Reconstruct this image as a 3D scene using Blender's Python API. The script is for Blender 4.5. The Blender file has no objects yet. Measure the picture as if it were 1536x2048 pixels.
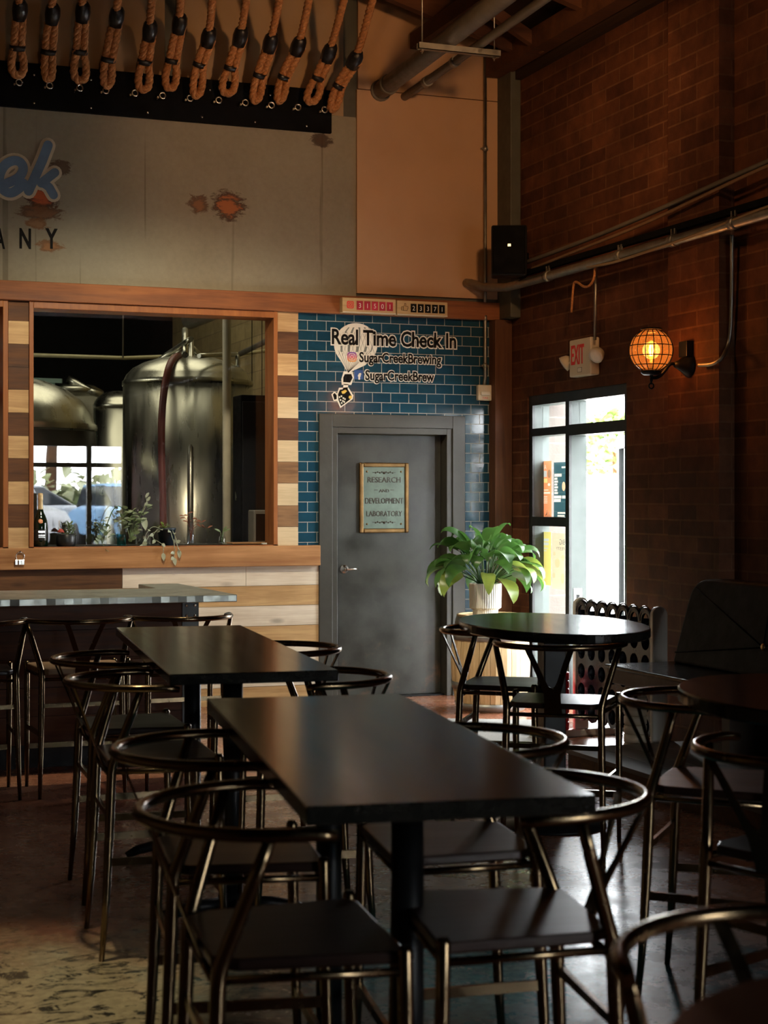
import bpy, bmesh, math, random
from mathutils import Vector, Matrix

random.seed(7)
PI = math.pi
SC = bpy.context.scene
COL = SC.collection
R = math.radians

# ------------------------------------------------------------------ camera, world, lights, exposure
EYE = 1.55
YAW = R(20.6)
FPX = 3300.0          # focal length in pixels of the 1536 px wide frame
YW = 12.08            # the back wall's face
XR = 5.59             # the brick side wall's face
YF = -2.0             # street front behind the camera
XL = -4.2

cam_d = bpy.data.cameras.new('camera')
cam = bpy.data.objects.new('camera', cam_d)
COL.objects.link(cam)
cam.location = (0, 0, EYE)
cam.rotation_euler = (PI / 2, 0, -YAW)
cam_d.sensor_fit = 'HORIZONTAL'
cam_d.sensor_width = 36
cam_d.lens = FPX / 1536 * 36
cam_d.shift_y = -24 / 1536
cam_d.clip_start = 0.05
cam_d.dof.use_dof = True
cam_d.dof.focus_distance = 10.5
cam_d.dof.aperture_fstop = 6.8
SC.camera = cam

vs = SC.view_settings
vs.view_transform = 'Standard'
vs.look = 'None'
vs.gamma = 1.0
vs.use_curve_mapping = False
vs.exposure = 0.0

SKY = 32.0
world = bpy.data.worlds.new('sky')
SC.world = world
world.use_nodes = True
wn = world.node_tree
bgn = wn.nodes['Background']
bgn.inputs[0].default_value = (0.93, 0.97, 1.0, 1)
bgn.inputs[1].default_value = SKY


def lamp(name, kind, loc, energy, color, size=0.1, rot=(0, 0, 0), sy=None, spot=None):
    d = bpy.data.lights.new(name, kind)
    d.energy = energy
    d.color = color
    if kind == 'AREA':
        d.shape = 'RECTANGLE' if sy else 'SQUARE'
        d.size = size
        if sy:
            d.size_y = sy
    elif kind in ('POINT', 'SPOT'):
        d.shadow_soft_size = size
    if kind == 'SPOT' and spot:
        d.spot_size = R(spot)
        d.spot_blend = 0.6
    o = bpy.data.objects.new(name, d)
    COL.objects.link(o)
    o.location = loc
    o.rotation_euler = rot
    return o


# daylight portals (they guide the sky's light through the openings, they give off none of their own)
pd = lamp('daylight_door', 'AREA', (XR + 0.42, 10.89, 1.2), 1, (1, 1, 1), 1.6, (0, PI / 2, 0), 2.4)
pd.rotation_euler = (0, PI / 2, 0)
pd.data.size, pd.data.size_y = 2.4, 1.6
pd.data.cycles.is_portal = True
pf = lamp('daylight_front', 'AREA', (4.6, YF - 0.25, 1.45), 1, (1, 1, 1), 1.9, (PI / 2, 0, 0), 2.0)
pf.data.cycles.is_portal = True

WARM = (1.0, 0.52, 0.22)
# warm house lamps under the roof, above and behind the frame
lamp('overhead_spot', 'SPOT', (3.9, 6.6, 4.3), 270, WARM, 0.12, (R(88), 0, R(-9)), spot=56)
lamp('overhead_spot', 'SPOT', (1.6, 6.3, 4.2), 42, WARM, 0.12, (R(88), 0, R(-12)), spot=66)
lamp('overhead_spot', 'SPOT', (2.4, 7.8, 4.6), 70, WARM, 0.15, (R(84), 0, R(-70)), spot=70)
lamp('bar_lamp', 'SPOT', (2.4, 8.95, 4.1), 430, (1.0, 0.86, 0.62), 0.1, (R(36), 0, R(-4)), spot=96)
lamp('overhead_spot', 'SPOT', (0.72, 5.40, 4.5), 300, (1.0, 0.86, 0.58), 0.08, (0, 0, 0), spot=21)  # added lamp: its pool stands in for the window's reflection on the floor
lamp('brewery_lamp', 'AREA', (3.2, 16.0, 6.0), 90, (1.0, 0.92, 0.66), 3.4, (0, 0, 0), 4.0)
lamp('brewery_lamp', 'AREA', (-2.5, 14.5, 3.6), 70, (1.0, 0.95, 0.74), 2.5, (0, R(-70), 0), 3.0)

SA, CA = math.sin(YAW), math.cos(YAW)


def ray(px, py):
    dx = (px - 768) / FPX
    return Vector((SA + dx * CA, CA - dx * SA, (1000 - py) / FPX))


def onz(px, py, z):
    d = ray(px, py)
    t = (z - EYE) / d.z
    return Vector((d.x * t, d.y * t, z))


def ony(px, py, Y=YW):
    d = ray(px, py)
    t = Y / d.y
    return Vector((d.x * t, Y, EYE + d.z * t))


def onx(px, py, X=XR):
    d = ray(px, py)
    t = X / d.x
    return Vector((X, d.y * t, EYE + d.z * t))


def atd(px, py, t):
    d = ray(px, py)
    return Vector((d.x * t, d.y * t, EYE + d.z * t))


# ------------------------------------------------------------------ tags and empties
def tag(o, label=None, cat=None, group=None, kind=None):
    if label: o['label'] = label
    if cat: o['category'] = cat
    if group: o['group'] = group
    if kind: o['kind'] = kind
    return o


def thing(name, label, cat, loc=(0, 0, 0), rz=0.0, group=None, kind=None):
    o = bpy.data.objects.new(name, None)
    COL.objects.link(o)
    o.empty_display_size = 0.1
    o.location = loc
    o.rotation_euler = (0, 0, rz)
    return tag(o, label, cat, group, kind)


def struct(name, loc=(0, 0, 0)):
    return thing(name, None, None, loc, 0, None, 'structure')


def kids(o):
    return [c for c in COL.objects if c.parent == o]


def copy_tree(o, parent=None):
    c = o.copy()
    COL.objects.link(c)
    if parent: c.parent = parent
    for ch in kids(o):
        copy_tree(ch, c)
    return c


# ------------------------------------------------------------------ mesh builder
class MB:
    def __init__(self):
        self.v, self.f, self.m, self.s = [], [], [], []

    def add(self, vs, fs, mi=0, smooth=False):
        n = len(self.v)
        self.v += [Vector(p) for p in vs]
        for f in fs:
            self.f.append([i + n for i in f])
            self.m.append(mi)
            self.s.append(smooth)
        return self

    def box(self, c, s, rz=0.0, mi=0, M=None):
        hx, hy, hz = s[0] / 2, s[1] / 2, s[2] / 2
        vs = [Vector((x, y, z)) for x in (-hx, hx) for y in (-hy, hy) for z in (-hz, hz)]
        rot = M if M is not None else Matrix.Rotation(rz, 3, 'Z')
        vs = [rot @ p + Vector(c) for p in vs]
        return self.add(vs, [(0, 1, 3, 2), (4, 6, 7, 5), (0, 4, 5, 1), (2, 3, 7, 6), (0, 2, 6, 4), (1, 5, 7, 3)], mi)

    def b2(self, a, b, mi=0):
        a, b = Vector(a), Vector(b)
        s = b - a
        return self.box((a + b) / 2, (abs(s.x), abs(s.y), abs(s.z)), 0, mi)

    def bar(self, p0, p1, w, h, up=(0, 0, 1), mi=0):
        p0, p1 = Vector(p0), Vector(p1)
        d = (p1 - p0)
        L = d.length
        d.normalize()
        u = Vector(up)
        x = d.cross(u)
        if x.length < 1e-5:
            x = d.cross(Vector((1, 0, 0)))
        x.normalize()
        y = x.cross(d)
        M = Matrix((x, d, y)).transposed()
        return self.box((p0 + p1) / 2, (w, L, h), 0, mi, M)

    def tube(self, pts, r, seg=8, closed=False, mi=0, flat=1.0):
        pts = [Vector(p) for p in pts]
        n = len(pts)
        rs = r if isinstance(r, (list, tuple)) else [r] * n
        tang = []
        for i in range(n):
            if closed:
                d = pts[(i + 1) % n] - pts[i - 1]
            else:
                d = pts[min(i + 1, n - 1)] - pts[max(i - 1, 0)]
            tang.append(d.normalized())
        ref = Vector((0, 0, 1)) if abs(tang[0].z) < 0.9 else Vector((1, 0, 0))
        x = tang[0].cross(ref).normalized()
        vs = []
        for i in range(n):
            t = tang[i]
            x = (x - t * x.dot(t))
            if x.length < 1e-6:
                x = t.cross(Vector((0.3, 0.5, 0.8)))
            x.normalize()
            y = t.cross(x)
            for k in range(seg):
                a = 2 * PI * k / seg
                vs.append(pts[i] + (x * math.cos(a) + y * math.sin(a) * flat) * rs[i])
        fs = []
        for i in range(n if closed else n - 1):
            j = (i + 1) % n
            for k in range(seg):
                l = (k + 1) % seg
                fs.append((i * seg + k, i * seg + l, j * seg + l, j * seg + k))
        self.add(vs, fs, mi, True)
        if not closed:
            b = len(self.v) - n * seg
            self.f += [[b + k for k in range(seg)][::-1], [b + (n - 1) * seg + k for k in range(seg)]]
            self.m += [mi, mi]
            self.s += [False, False]
        return self

    def lathe(self, prof, c=(0, 0, 0), seg=24, mi=0, M=None, smooth=True, cap=True):
        c = Vector(c)
        n = len(prof)
        vs = []
        for (r, z) in prof:
            for k in range(seg):
                a = 2 * PI * k / seg
                p = Vector((r * math.cos(a), r * math.sin(a), z))
                vs.append((M @ p if M is not None else p) + c)
        fs = []
        for i in range(n - 1):
            for k in range(seg):
                l = (k + 1) % seg
                fs.append((i * seg + k, i * seg + l, (i + 1) * seg + l, (i + 1) * seg + k))
        b = len(self.v)
        self.add(vs, fs, mi, smooth)
        if cap:
            if prof[0][0] > 1e-5:
                self.f.append([b + k for k in range(seg)][::-1]); self.m.append(mi); self.s.append(False)
            if prof[-1][0] > 1e-5:
                self.f.append([b + (n - 1) * seg + k for k in range(seg)]); self.m.append(mi); self.s.append(False)
        return self

    def prism(self, poly, h0, h1, M=None, mi=0):
        """2-D polygon in local x,y carried from h0 to h1 along local z, placed by M (4x4)."""
        n = len(poly)
        vs = [Vector((p[0], p[1], h0)) for p in poly] + [Vector((p[0], p[1], h1)) for p in poly]
        if M is not None:
            vs = [M @ p for p in vs]
        fs = [list(range(n))[::-1], list(range(n, 2 * n))]
        for i in range(n):
            j = (i + 1) % n
            fs.append((i, j, n + j, n + i))
        return self.add(vs, fs, mi)

    def sphere(self, c, r, seg=14, rings=8, mi=0, sc=(1, 1, 1)):
        vs, fs = [], []
        for i in range(rings + 1):
            th = PI * i / rings
            for k in range(seg):
                a = 2 * PI * k / seg
                vs.append(Vector(c) + Vector((r * sc[0] * math.sin(th) * math.cos(a), r * sc[1] * math.sin(th) * math.sin(a), r * sc[2] * math.cos(th))))
        for i in range(rings):
            for k in range(seg):
                l = (k + 1) % seg
                fs.append((i * seg + k, (i + 1) * seg + k, (i + 1) * seg + l, i * seg + l))
        return self.add(vs, fs, mi, True)

    def build(self, name, mats, parent=None, bevel=0.0, loc=None, rz=0.0, segs=2, merge=False):
        me = bpy.data.meshes.new(name)
        me.from_pydata([tuple(p) for p in self.v], [], self.f)
        me.polygons.foreach_set('material_index', self.m)
        me.polygons.foreach_set('use_smooth', self.s)
        for m in (mats if isinstance(mats, (list, tuple)) else [mats]):
            me.materials.append(m)
        bm = bmesh.new()
        bm.from_mesh(me)
        if merge:
            bmesh.ops.remove_doubles(bm, verts=bm.verts, dist=1e-5)
        bmesh.ops.recalc_face_normals(bm, faces=bm.faces)
        bm.to_mesh(me)
        bm.free()
        me.update()
        o = bpy.data.objects.new(name, me)
        COL.objects.link(o)
        if parent: o.parent = parent
        if loc: o.location = loc
        o.rotation_euler = (0, 0, rz)
        if bevel:
            b = o.modifiers.new('bevel', 'BEVEL')
            b.width = bevel
            b.segments = segs
            b.limit_method = 'ANGLE'
            b.angle_limit = R(40)
        return o


def text(name, s, size, m, parent=None, loc=(0, 0, 0), rot=(PI / 2, 0, 0), ext=0.001, xs=1.0, off=0.0, align='LEFT', mirror=False, spacing=1.0):
    """a string as a mesh of its own; size = cap height."""
    cu = bpy.data.curves.new(name, 'FONT')
    cu.body = s
    cu.size = size / 0.73
    cu.extrude = ext
    cu.offset = off
    cu.align_x = align
    cu.space_character = spacing
    cu.resolution_u = 3
    t = bpy.data.objects.new(name, cu)
    COL.objects.link(t)
    bpy.context.view_layer.update()
    dg = bpy.context.evaluated_depsgraph_get()
    me = bpy.data.meshes.new_from_object(t.evaluated_get(dg))
    bpy.data.objects.remove(t)
    bpy.data.curves.remove(cu)
    me.transform(Matrix.Diagonal((-xs if mirror else xs, 1, 1, 1)))
    if mirror:
        me.flip_normals()
    me.materials.clear()
    me.materials.append(m)
    o = bpy.data.objects.new(name, me)
    COL.objects.link(o)
    o.location = loc
    o.rotation_euler = rot
    if parent: o.parent = parent
    return o


def text_width(o):
    xs = [v.co.x for v in o.data.vertices]
    return max(xs) - min(xs)


# ------------------------------------------------------------------ materials
class NT:
    def __init__(self, name):
        self.mat = bpy.data.materials.new(name)
        self.mat.use_nodes = True
        self.t = self.mat.node_tree
        self.bsdf = self.t.nodes['Principled BSDF']
        self.out = self.t.nodes['Material Output']

    def n(self, typ, ins=None, **props):
        nd = self.t.nodes.new(typ)
        for k, v in props.items():
            setattr(nd, k, v)
        for k, v in (ins or {}).items():
            if isinstance(v, bpy.types.NodeSocket):
                self.t.links.new(v, nd.inputs[k])
            else:
                nd.inputs[k].default_value = v
        return nd

    def link(self, a, b):
        self.t.links.new(a, b)

    def set(self, **kw):
        for k, v in kw.items():
            i = self.bsdf.inputs[k.replace('_', ' ')]
            if isinstance(v, bpy.types.NodeSocket):
                self.link(v, i)
            else:
                i.default_value = v

    def coords(self, kind='Object'):
        return self.n('ShaderNodeTexCoord').outputs[kind]

    def mapping(self, vec, scale=(1, 1, 1), rot=(0, 0, 0), loc=(0, 0, 0)):
        return self.n('ShaderNodeMapping', {'Vector': vec, 'Scale': scale, 'Rotation': rot, 'Location': loc}).outputs[0]

    def noise(self, vec, scale=5.0, detail=4.0, rough=0.55, dist=0.0):
        return self.n('ShaderNodeTexNoise', {'Vector': vec, 'Scale': scale, 'Detail': detail, 'Roughness': rough, 'Distortion': dist}).outputs['Fac']

    def ramp(self, fac, stops, interp='LINEAR'):
        nd = self.n('ShaderNodeValToRGB', {'Fac': fac})
        cr = nd.color_ramp
        cr.interpolation = interp
        while len(cr.elements) < len(stops):
            cr.elements.new(0.5)
        for e, (p, c) in zip(cr.elements, stops):
            e.position = p
            e.color = (c, c, c, 1) if isinstance(c, (int, float)) else tuple(c) + (1,)
        return nd.outputs[0]

    def mix(self, fac, a, b, blend='MIX'):
        nd = self.n('ShaderNodeMix', data_type='RGBA', blend_type=blend)
        for i, v in ((0, fac), (6, a), (7, b)):
            if isinstance(v, bpy.types.NodeSocket):
                self.link(v, nd.inputs[i])
            elif i == 0:
                nd.inputs[0].default_value = v
            else:
                nd.inputs[i].default_value = tuple(v) + (1,)
        return nd.outputs[2]

    def math(self, op, a, b=0.0, clamp=False):
        nd = self.n('ShaderNodeMath', operation=op, use_clamp=clamp)
        for i, v in ((0, a), (1, b)):
            if isinstance(v, bpy.types.NodeSocket):
                self.link(v, nd.inputs[i])
            else:
                nd.inputs[i].default_value = v
        return nd.outputs[0]

    def bump(self, h, strength=0.3, dist=0.01):
        b = self.n('ShaderNodeBump', {'Height': h, 'Strength': strength, 'Distance': dist})
        self.link(b.outputs[0], self.bsdf.inputs['Normal'])
        return b


def sc3(c, k):
    return tuple(min(1.0, x * k) for x in c)


def plain(name, c, rough=0.5, metal=0.0, var=0.12, scale=6.0, bump=0.0, bscale=40.0, spec=None, emit=None):
    N = NT(name)
    co = N.coords()
    f = N.noise(co, scale, 4)
    N.set(Base_Color=N.ramp(f, [(0.3, sc3(c, 1 - var)), (0.7, sc3(c, 1 + var))]), Metallic=metal)
    N.set(Roughness=N.ramp(N.noise(co, scale * 2.3, 3), [(0.3, max(0.02, rough * 0.85)), (0.7, min(1, rough * 1.15))]))
    if spec is not None: N.set(Specular_IOR_Level=spec)
    if bump: N.bump(N.noise(co, bscale, 4), bump, 0.01)
    if emit:
        N.set(Emission_Color=tuple(emit[0]) + (1,), Emission_Strength=emit[1])
    return N.mat


def wood(name, dark, light, axis='X', scale=1.0, rough=0.55, knots=0.0, bump=0.25, spec=0.3, wear=None):
    N = NT(name)
    co = N.coords()
    k = {'X': (0.9, 14, 14), 'Y': (14, 0.9, 14), 'Z': (14, 14, 0.9)}[axis]
    k = tuple(x * scale for x in k)
    g1 = N.noise(N.mapping(co, k), 1.0, 6, 0.6, 0.6)
    g2 = N.noise(N.mapping(co, tuple(x * 5 for x in k)), 1.0, 3, 0.6)
    big = N.noise(co, 2.2, 3)
    f = N.math('ADD', N.math('MULTIPLY', g1, 0.6), N.math('MULTIPLY', g2, 0.25))
    f = N.math('ADD', f, N.math('MULTIPLY', big, 0.3))
    col = N.ramp(f, [(0.42, dark), (0.72, light)])
    if knots:
        vo = N.n('ShaderNodeTexVoronoi', {'Vector': N.mapping(co, tuple({'X': (2.2, 6, 6), 'Y': (6, 2.2, 6), 'Z': (6, 6, 2.2)}[axis])), 'Scale': 1.0})
        km = N.ramp(vo.outputs['Distance'], [(0.05, 1.0), (0.16, 0.0)])
        col = N.mix(N.math('MULTIPLY', km, knots), col, sc3(dark, 0.35))
    if wear:
        wm = N.ramp(N.noise(co, 3.0, 6, 0.7), [(0.5, 0.0), (0.62, 1.0)])
        col = N.mix(N.math('MULTIPLY', wm, wear[1]), col, wear[0])
    N.set(Base_Color=col, Roughness=N.ramp(g1, [(0.3, rough * 0.85), (0.8, min(1, rough * 1.2))]), Specular_IOR_Level=spec)
    if bump: N.bump(f, bump, 0.006)
    return N.mat


def metal(name, c, rough=0.3, var=0.15, scale=8.0, stretch=(1, 1, 1)):
    N = NT(name)
    co = N.mapping(N.coords(), stretch)
    f = N.noise(co, scale, 4)
    N.set(Base_Color=N.ramp(f, [(0.3, sc3(c, 1 - var)), (0.7, sc3(c, 1 + var))]), Metallic=1.0,
          Roughness=N.ramp(N.noise(co, scale * 3, 4), [(0.3, rough * 0.75), (0.7, min(1, rough * 1.3))]))
    return N.mat


def glass(name, tint=(1, 1, 1), f0=0.043, rough=0.0, trans=1.0):
    N = NT(name)
    lw = N.n('ShaderNodeLayerWeight', {'Blend': 0.5}).outputs['Facing']
    p = N.math('POWER', lw, 5.0)
    fac = N.math('ADD', N.math('MULTIPLY', p, 1 - f0), f0)
    tr = N.n('ShaderNodeBsdfTransparent', {'Color': tuple(tint) + (1,)})
    gl = N.n('ShaderNodeBsdfGlossy', {'Color': (1, 1, 1, 1), 'Roughness': rough})
    mx = N.n('ShaderNodeMixShader', {0: fac, 1: tr.outputs[0], 2: gl.outputs[0]})
    N.link(mx.outputs[0], N.out.inputs[0])
    return N.mat


def brick(name, c1, c2, mortar, w, h, axes='YZ', gap=0.01, rough=0.8, bump=0.5, spec=0.25, var=0.35, offset=(0, 0), wavy=0.0, msmooth=0.1, soot=0.0):
    N = NT(name)
    co = N.coords()
    sep = N.n('ShaderNodeSeparateXYZ', {0: co})
    a = {'X': 0, 'Y': 1, 'Z': 2}
    cb = N.n('ShaderNodeCombineXYZ', {0: N.math('ADD', sep.outputs[a[axes[0]]], offset[0]), 1: N.math('ADD', sep.outputs[a[axes[1]]], offset[1])})
    bt = N.n('ShaderNodeTexBrick', {'Vector': cb.outputs[0], 'Color1': tuple(c1) + (1,), 'Color2': tuple(c2) + (1,), 'Mortar': tuple(mortar) + (1,),
                                    'Scale': 1.0, 'Mortar Size': gap / 2, 'Mortar Smooth': msmooth, 'Bias': 0.0, 'Brick Width': w, 'Row Height': h})
    n1 = N.noise(co, 7.0, 5, 0.65)
    col = N.mix(1.0, bt.outputs['Color'], N.ramp(n1, [(0.3, 1 - var), (0.7, 1.0)]), 'MULTIPLY')
    if soot:
        col = N.mix(1.0, col, N.ramp(N.noise(co, 1.3, 4, 0.6), [(0.35, 1 - soot), (0.65, 1.0)]), 'MULTIPLY')
    N.set(Base_Color=col, Roughness=N.mix(bt.outputs['Fac'], (rough,) * 3, (0.85,) * 3), Specular_IOR_Level=spec)
    hgt = N.math('SUBTRACT', 1.0, bt.outputs['Fac'])
    if wavy:
        hgt = N.math('ADD', hgt, N.math('MULTIPLY', N.noise(co, 9.0, 2), wavy))
    else:
        hgt = N.math('ADD', hgt, N.math('MULTIPLY', N.noise(co, 45.0, 5), 0.35))
    N.bump(hgt, bump, 0.008)
    return N.mat


M = {}
M['brick'] = brick('red_brown_painted_brick', (0.20, 0.072, 0.030), (0.11, 0.036, 0.016), (0.235, 0.105, 0.05), 0.40, 0.1015, 'YZ', 0.013, 0.75, 0.7, var=0.45, soot=0.45)
M['brick_x'] = brick('red_brown_painted_brick_end', (0.20, 0.075, 0.032), (0.12, 0.042, 0.018), (0.19, 0.085, 0.042), 0.40, 0.1015, 'XZ', 0.012, 0.75, 0.7, var=0.45, offset=(0.03, 0))
M['pale_block'] = brick('pale_outdoor_block', (0.13, 0.115, 0.10), (0.11, 0.093, 0.083), (0.15, 0.145, 0.13), 0.40, 0.2, 'YZ', 0.012, 0.9, 0.4, var=0.15)
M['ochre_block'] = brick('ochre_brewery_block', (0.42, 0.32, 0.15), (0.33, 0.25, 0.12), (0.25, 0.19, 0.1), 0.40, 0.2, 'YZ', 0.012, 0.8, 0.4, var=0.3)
M['tile'] = brick('blue_glazed_tile', (0.015, 0.066, 0.104), (0.010, 0.050, 0.088), (0.42, 0.42, 0.36), 0.152, 0.0775, 'XZ', 0.0045, 0.16, 0.28, spec=0.5, var=0.2, offset=(-3.832 + 0.076, -2.93), wavy=0.5, msmooth=0.0)
M['black'] = plain('black_paint', (0.008, 0.008, 0.0085), 0.45, spec=0.2)
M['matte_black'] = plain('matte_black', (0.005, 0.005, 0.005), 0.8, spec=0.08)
M['tape'] = plain('black_tape', (0.010, 0.010, 0.011), 0.35, bump=0.4, bscale=30)
M['tan'] = plain('tan_painted_panel', (0.50, 0.30, 0.16), 0.7, var=0.06, scale=2.0, bump=0.06, bscale=120)
M['upper'] = plain('buff_painted_panel', (0.38, 0.25, 0.13), 0.7, var=0.08, scale=2.0)
M['batten'] = plain('dark_green_grey_batten', (0.075, 0.075, 0.055), 0.6)
M['roof'] = wood('dark_roof_boards', (0.020, 0.010, 0.006), (0.05, 0.024, 0.012), 'Y', 0.5, 0.8)
M['rafter'] = wood('brown_rafter_wood', (0.055, 0.021, 0.010), (0.13, 0.050, 0.02), 'X', 0.6, 0.75)
M['beam'] = wood('red_brown_rough_beam', (0.13, 0.040, 0.014), (0.34, 0.125, 0.042), 'X', 0.8, 0.6, knots=0.5)
M['sill'] = wood('orange_brown_sawn_beam', (0.26, 0.11, 0.038), (0.52, 0.27, 0.11), 'X', 0.8, 0.6, knots=0.4)
M['casing'] = wood('orange_stained_casing', (0.20, 0.060, 0.016), (0.36, 0.13, 0.036), 'Z', 0.8, 0.45)
M['post'] = wood('dark_brown_corner_post', (0.06, 0.025, 0.012), (0.15, 0.062, 0.026), 'Z', 0.6, 0.6)
M['blk_l'] = wood('light_reclaimed_block', (0.38, 0.22, 0.095), (0.66, 0.45, 0.23), 'X', 1.4, 0.65, knots=0.6)
M['blk_p'] = wood('pale_reclaimed_block', (0.48, 0.36, 0.20), (0.72, 0.57, 0.36), 'X', 1.4, 0.65, knots=0.5)
M['blk_d'] = wood('dark_reclaimed_block', (0.055, 0.022, 0.010), (0.16, 0.068, 0.028), 'X', 1.4, 0.65, knots=0.3)
M['blk_m'] = wood('mid_brown_reclaimed_block', (0.12, 0.058, 0.024), (0.33, 0.18, 0.08), 'X', 1.4, 0.65, knots=0.6)
M['pl_white'] = wood('whitewashed_plank', (0.56, 0.46, 0.34), (0.86, 0.79, 0.66), 'X', 1.0, 0.65, knots=0.6)
M['pl_oak'] = wood('honey_brown_plank', (0.34, 0.19, 0.075), (0.66, 0.44, 0.21), 'X', 1.0, 0.6, knots=0.8)
M['pl_dark'] = wood('dark_walnut_plank', (0.035, 0.016, 0.008), (0.17, 0.075, 0.028), 'X', 1.0, 0.6, knots=0.4)
M['bar_wood'] = wood('dark_brown_bar_board', (0.035, 0.013, 0.007), (0.13, 0.052, 0.021), 'X', 0.8, 0.55, knots=0.3)
M['table'] = wood('black_stained_table_wood', (0.006, 0.0065, 0.0055), (0.016, 0.0155, 0.0125), 'Y', 1.2, 0.17, bump=0.01, spec=0.38)
M['seat'] = wood('dark_stained_seat_wood', (0.009, 0.004, 0.003), (0.030, 0.013, 0.008), 'X', 1.2, 0.34, bump=0.05, spec=0.4)
M['seat_tan'] = wood('worn_tan_seat_wood', (0.24, 0.14, 0.075), (0.46, 0.31, 0.18), 'Y', 1.5, 0.5, bump=0.2)
M['steel'] = metal('antique_bronze_tube', (0.17, 0.120, 0.068), 0.22, 0.08)
M['iron'] = plain('black_cast_iron', (0.006, 0.0065, 0.007), 0.4, spec=0.2)
M['darkframe'] = plain('charcoal_door_paint', (0.046, 0.046, 0.037), 0.4, var=0.15, bump=0.08, bscale=25, spec=0.45)
M['chrome'] = metal('satin_nickel', (0.72, 0.70, 0.66), 0.22)
M['zinc'] = metal('zinc_bar_top', (0.40, 0.42, 0.38), 0.38, 0.22, 5.0)
M['galv'] = metal('galvanised_pipe', (0.36, 0.35, 0.31), 0.45)
M['grey_pipe'] = plain('grey_painted_pipe', (0.13, 0.115, 0.09), 0.5)
M['brass'] = metal('aged_brass', (0.20, 0.122, 0.052), 0.42, 0.3, 12)
M['plaque'] = plain('green_grey_plaque', (0.115, 0.155, 0.125), 0.4, metal=0.4, var=0.2, scale=12)
M['plaque_text'] = plain('dark_bronze_letters', (0.035, 0.024, 0.015), 0.35)
M['white_pl'] = plain('off_white_plastic', (0.66, 0.61, 0.48), 0.4, var=0.05)
M['white'] = plain('white_paint', (0.80, 0.78, 0.70), 0.5, var=0.04)
M['red'] = plain('red_ink', (0.70, 0.03, 0.03), 0.5, var=0.05)
M['ink'] = plain('black_ink', (0.005, 0.005, 0.005), 0.6, var=0.05, spec=0.12)
M['ply'] = wood('pale_plywood_case', (0.46, 0.31, 0.14), (0.62, 0.45, 0.23), 'X', 2.0, 0.55, bump=0.05)
M['frame_blk'] = plain('black_aluminium', (0.011, 0.014, 0.014), 0.4)
M['frame_lit'] = plain('daylit_frame_side', (0.050, 0.066, 0.060), 0.5, var=0.06)  # paler than the face: daylight on the jamb sides put into the colour
M['glass'] = glass('window_pane')
M['glass_thin'] = glass('clear_vessel', (0.93, 0.96, 0.95), 0.06)
M['glass_teal'] = glass('teal_vessel', (0.30, 0.66, 0.68), 0.06)
M['globe'] = glass('amber_globe', (1.0, 0.80, 0.56), 0.07)
M['bottle'] = plain('dark_green_bottle_glass', (0.004, 0.012, 0.006), 0.05, var=0.1, spec=0.7)
M['foil'] = plain('cream_gold_foil', (0.62, 0.48, 0.26), 0.35, 0.3)
M['orange'] = plain('orange_seal', (0.75, 0.30, 0.14), 0.5)
M['soil'] = plain('dark_soil', (0.03, 0.02, 0.014), 0.9)
M['rope'] = plain('manila_rope', (0.44, 0.19, 0.062), 0.85, var=0.35, scale=60, bump=0.6, bscale=160)
M['inox'] = metal('brushed_stainless', (0.50, 0.50, 0.42), 0.3, 0.06, 3.0, (1, 1, 0.2))
M['hose'] = plain('brown_red_hose', (0.16, 0.035, 0.022), 0.45)
M['leather'] = plain('black_upholstery', (0.007, 0.0062, 0.0058), 0.55, bump=0.1, bscale=90, spec=0.15)
M['gold'] = metal('gold_button', (0.75, 0.5, 0.2), 0.3)
M['vinyl'] = plain('black_gloss_seat', (0.006, 0.007, 0.007), 0.16, bump=0.12, bscale=25, spec=0.6)
M['brownpanel'] = plain('brown_laminate', (0.055, 0.036, 0.024), 0.5)
M['game_blue'] = plain('navy_moulded_plastic', (0.012, 0.014, 0.024), 0.25, spec=0.5)
M['chip_red'] = plain('red_moulded_plastic', (0.72, 0.012, 0.025), 0.35, var=0.06)
M['chip_cream'] = plain('cream_moulded_plastic', (0.60, 0.50, 0.36), 0.4, var=0.06)
M['platform'] = wood('grey_weathered_platform_board', (0.05, 0.045, 0.04), (0.16, 0.145, 0.13), 'Y', 1.0, 0.45)
M['barrel'] = wood('pale_oak_stave', (0.52, 0.36, 0.17), (0.76, 0.58, 0.33), 'Z', 1.0, 0.6, knots=0.2)
M['hoop'] = metal('dull_steel_hoop', (0.33, 0.33, 0.31), 0.5)
M['ceramic'] = plain('white_ribbed_ceramic', (0.82, 0.80, 0.74), 0.45, var=0.03)
M['potblack'] = plain('black_glazed_pot', (0.015, 0.017, 0.018), 0.35)
M['potblue'] = plain('blue_black_nursery_pot', (0.018, 0.030, 0.040), 0.4)
M['grey_block'] = plain('pale_grey_box', (0.42, 0.42, 0.34), 0.5)
M['lot'] = plain('grey_asphalt', (0.20, 0.20, 0.20), 0.9, var=0.15, scale=2)
M['asphalt'] = plain('pale_concrete_ground', (0.62, 0.60, 0.57), 0.9, var=0.1, scale=2)
M['tree'] = plain('sunlit_leaves', (0.20, 0.30, 0.075), 0.7, var=0.5, scale=3)
M['hedge'] = plain('pale_sunlit_hedge', (0.60, 0.62, 0.42), 0.7, var=0.4, scale=2)
M['hedge_in'] = plain('hedge_shade', (0.10, 0.13, 0.05), 0.8)
M['mat'] = plain('grey_speckled_doormat', (0.24, 0.24, 0.225), 0.95, var=0.6, scale=160, bump=0.5, bscale=200)
M['speaker'] = plain('black_speaker_cloth', (0.004, 0.004, 0.004), 0.8, spec=0.08)


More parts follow.
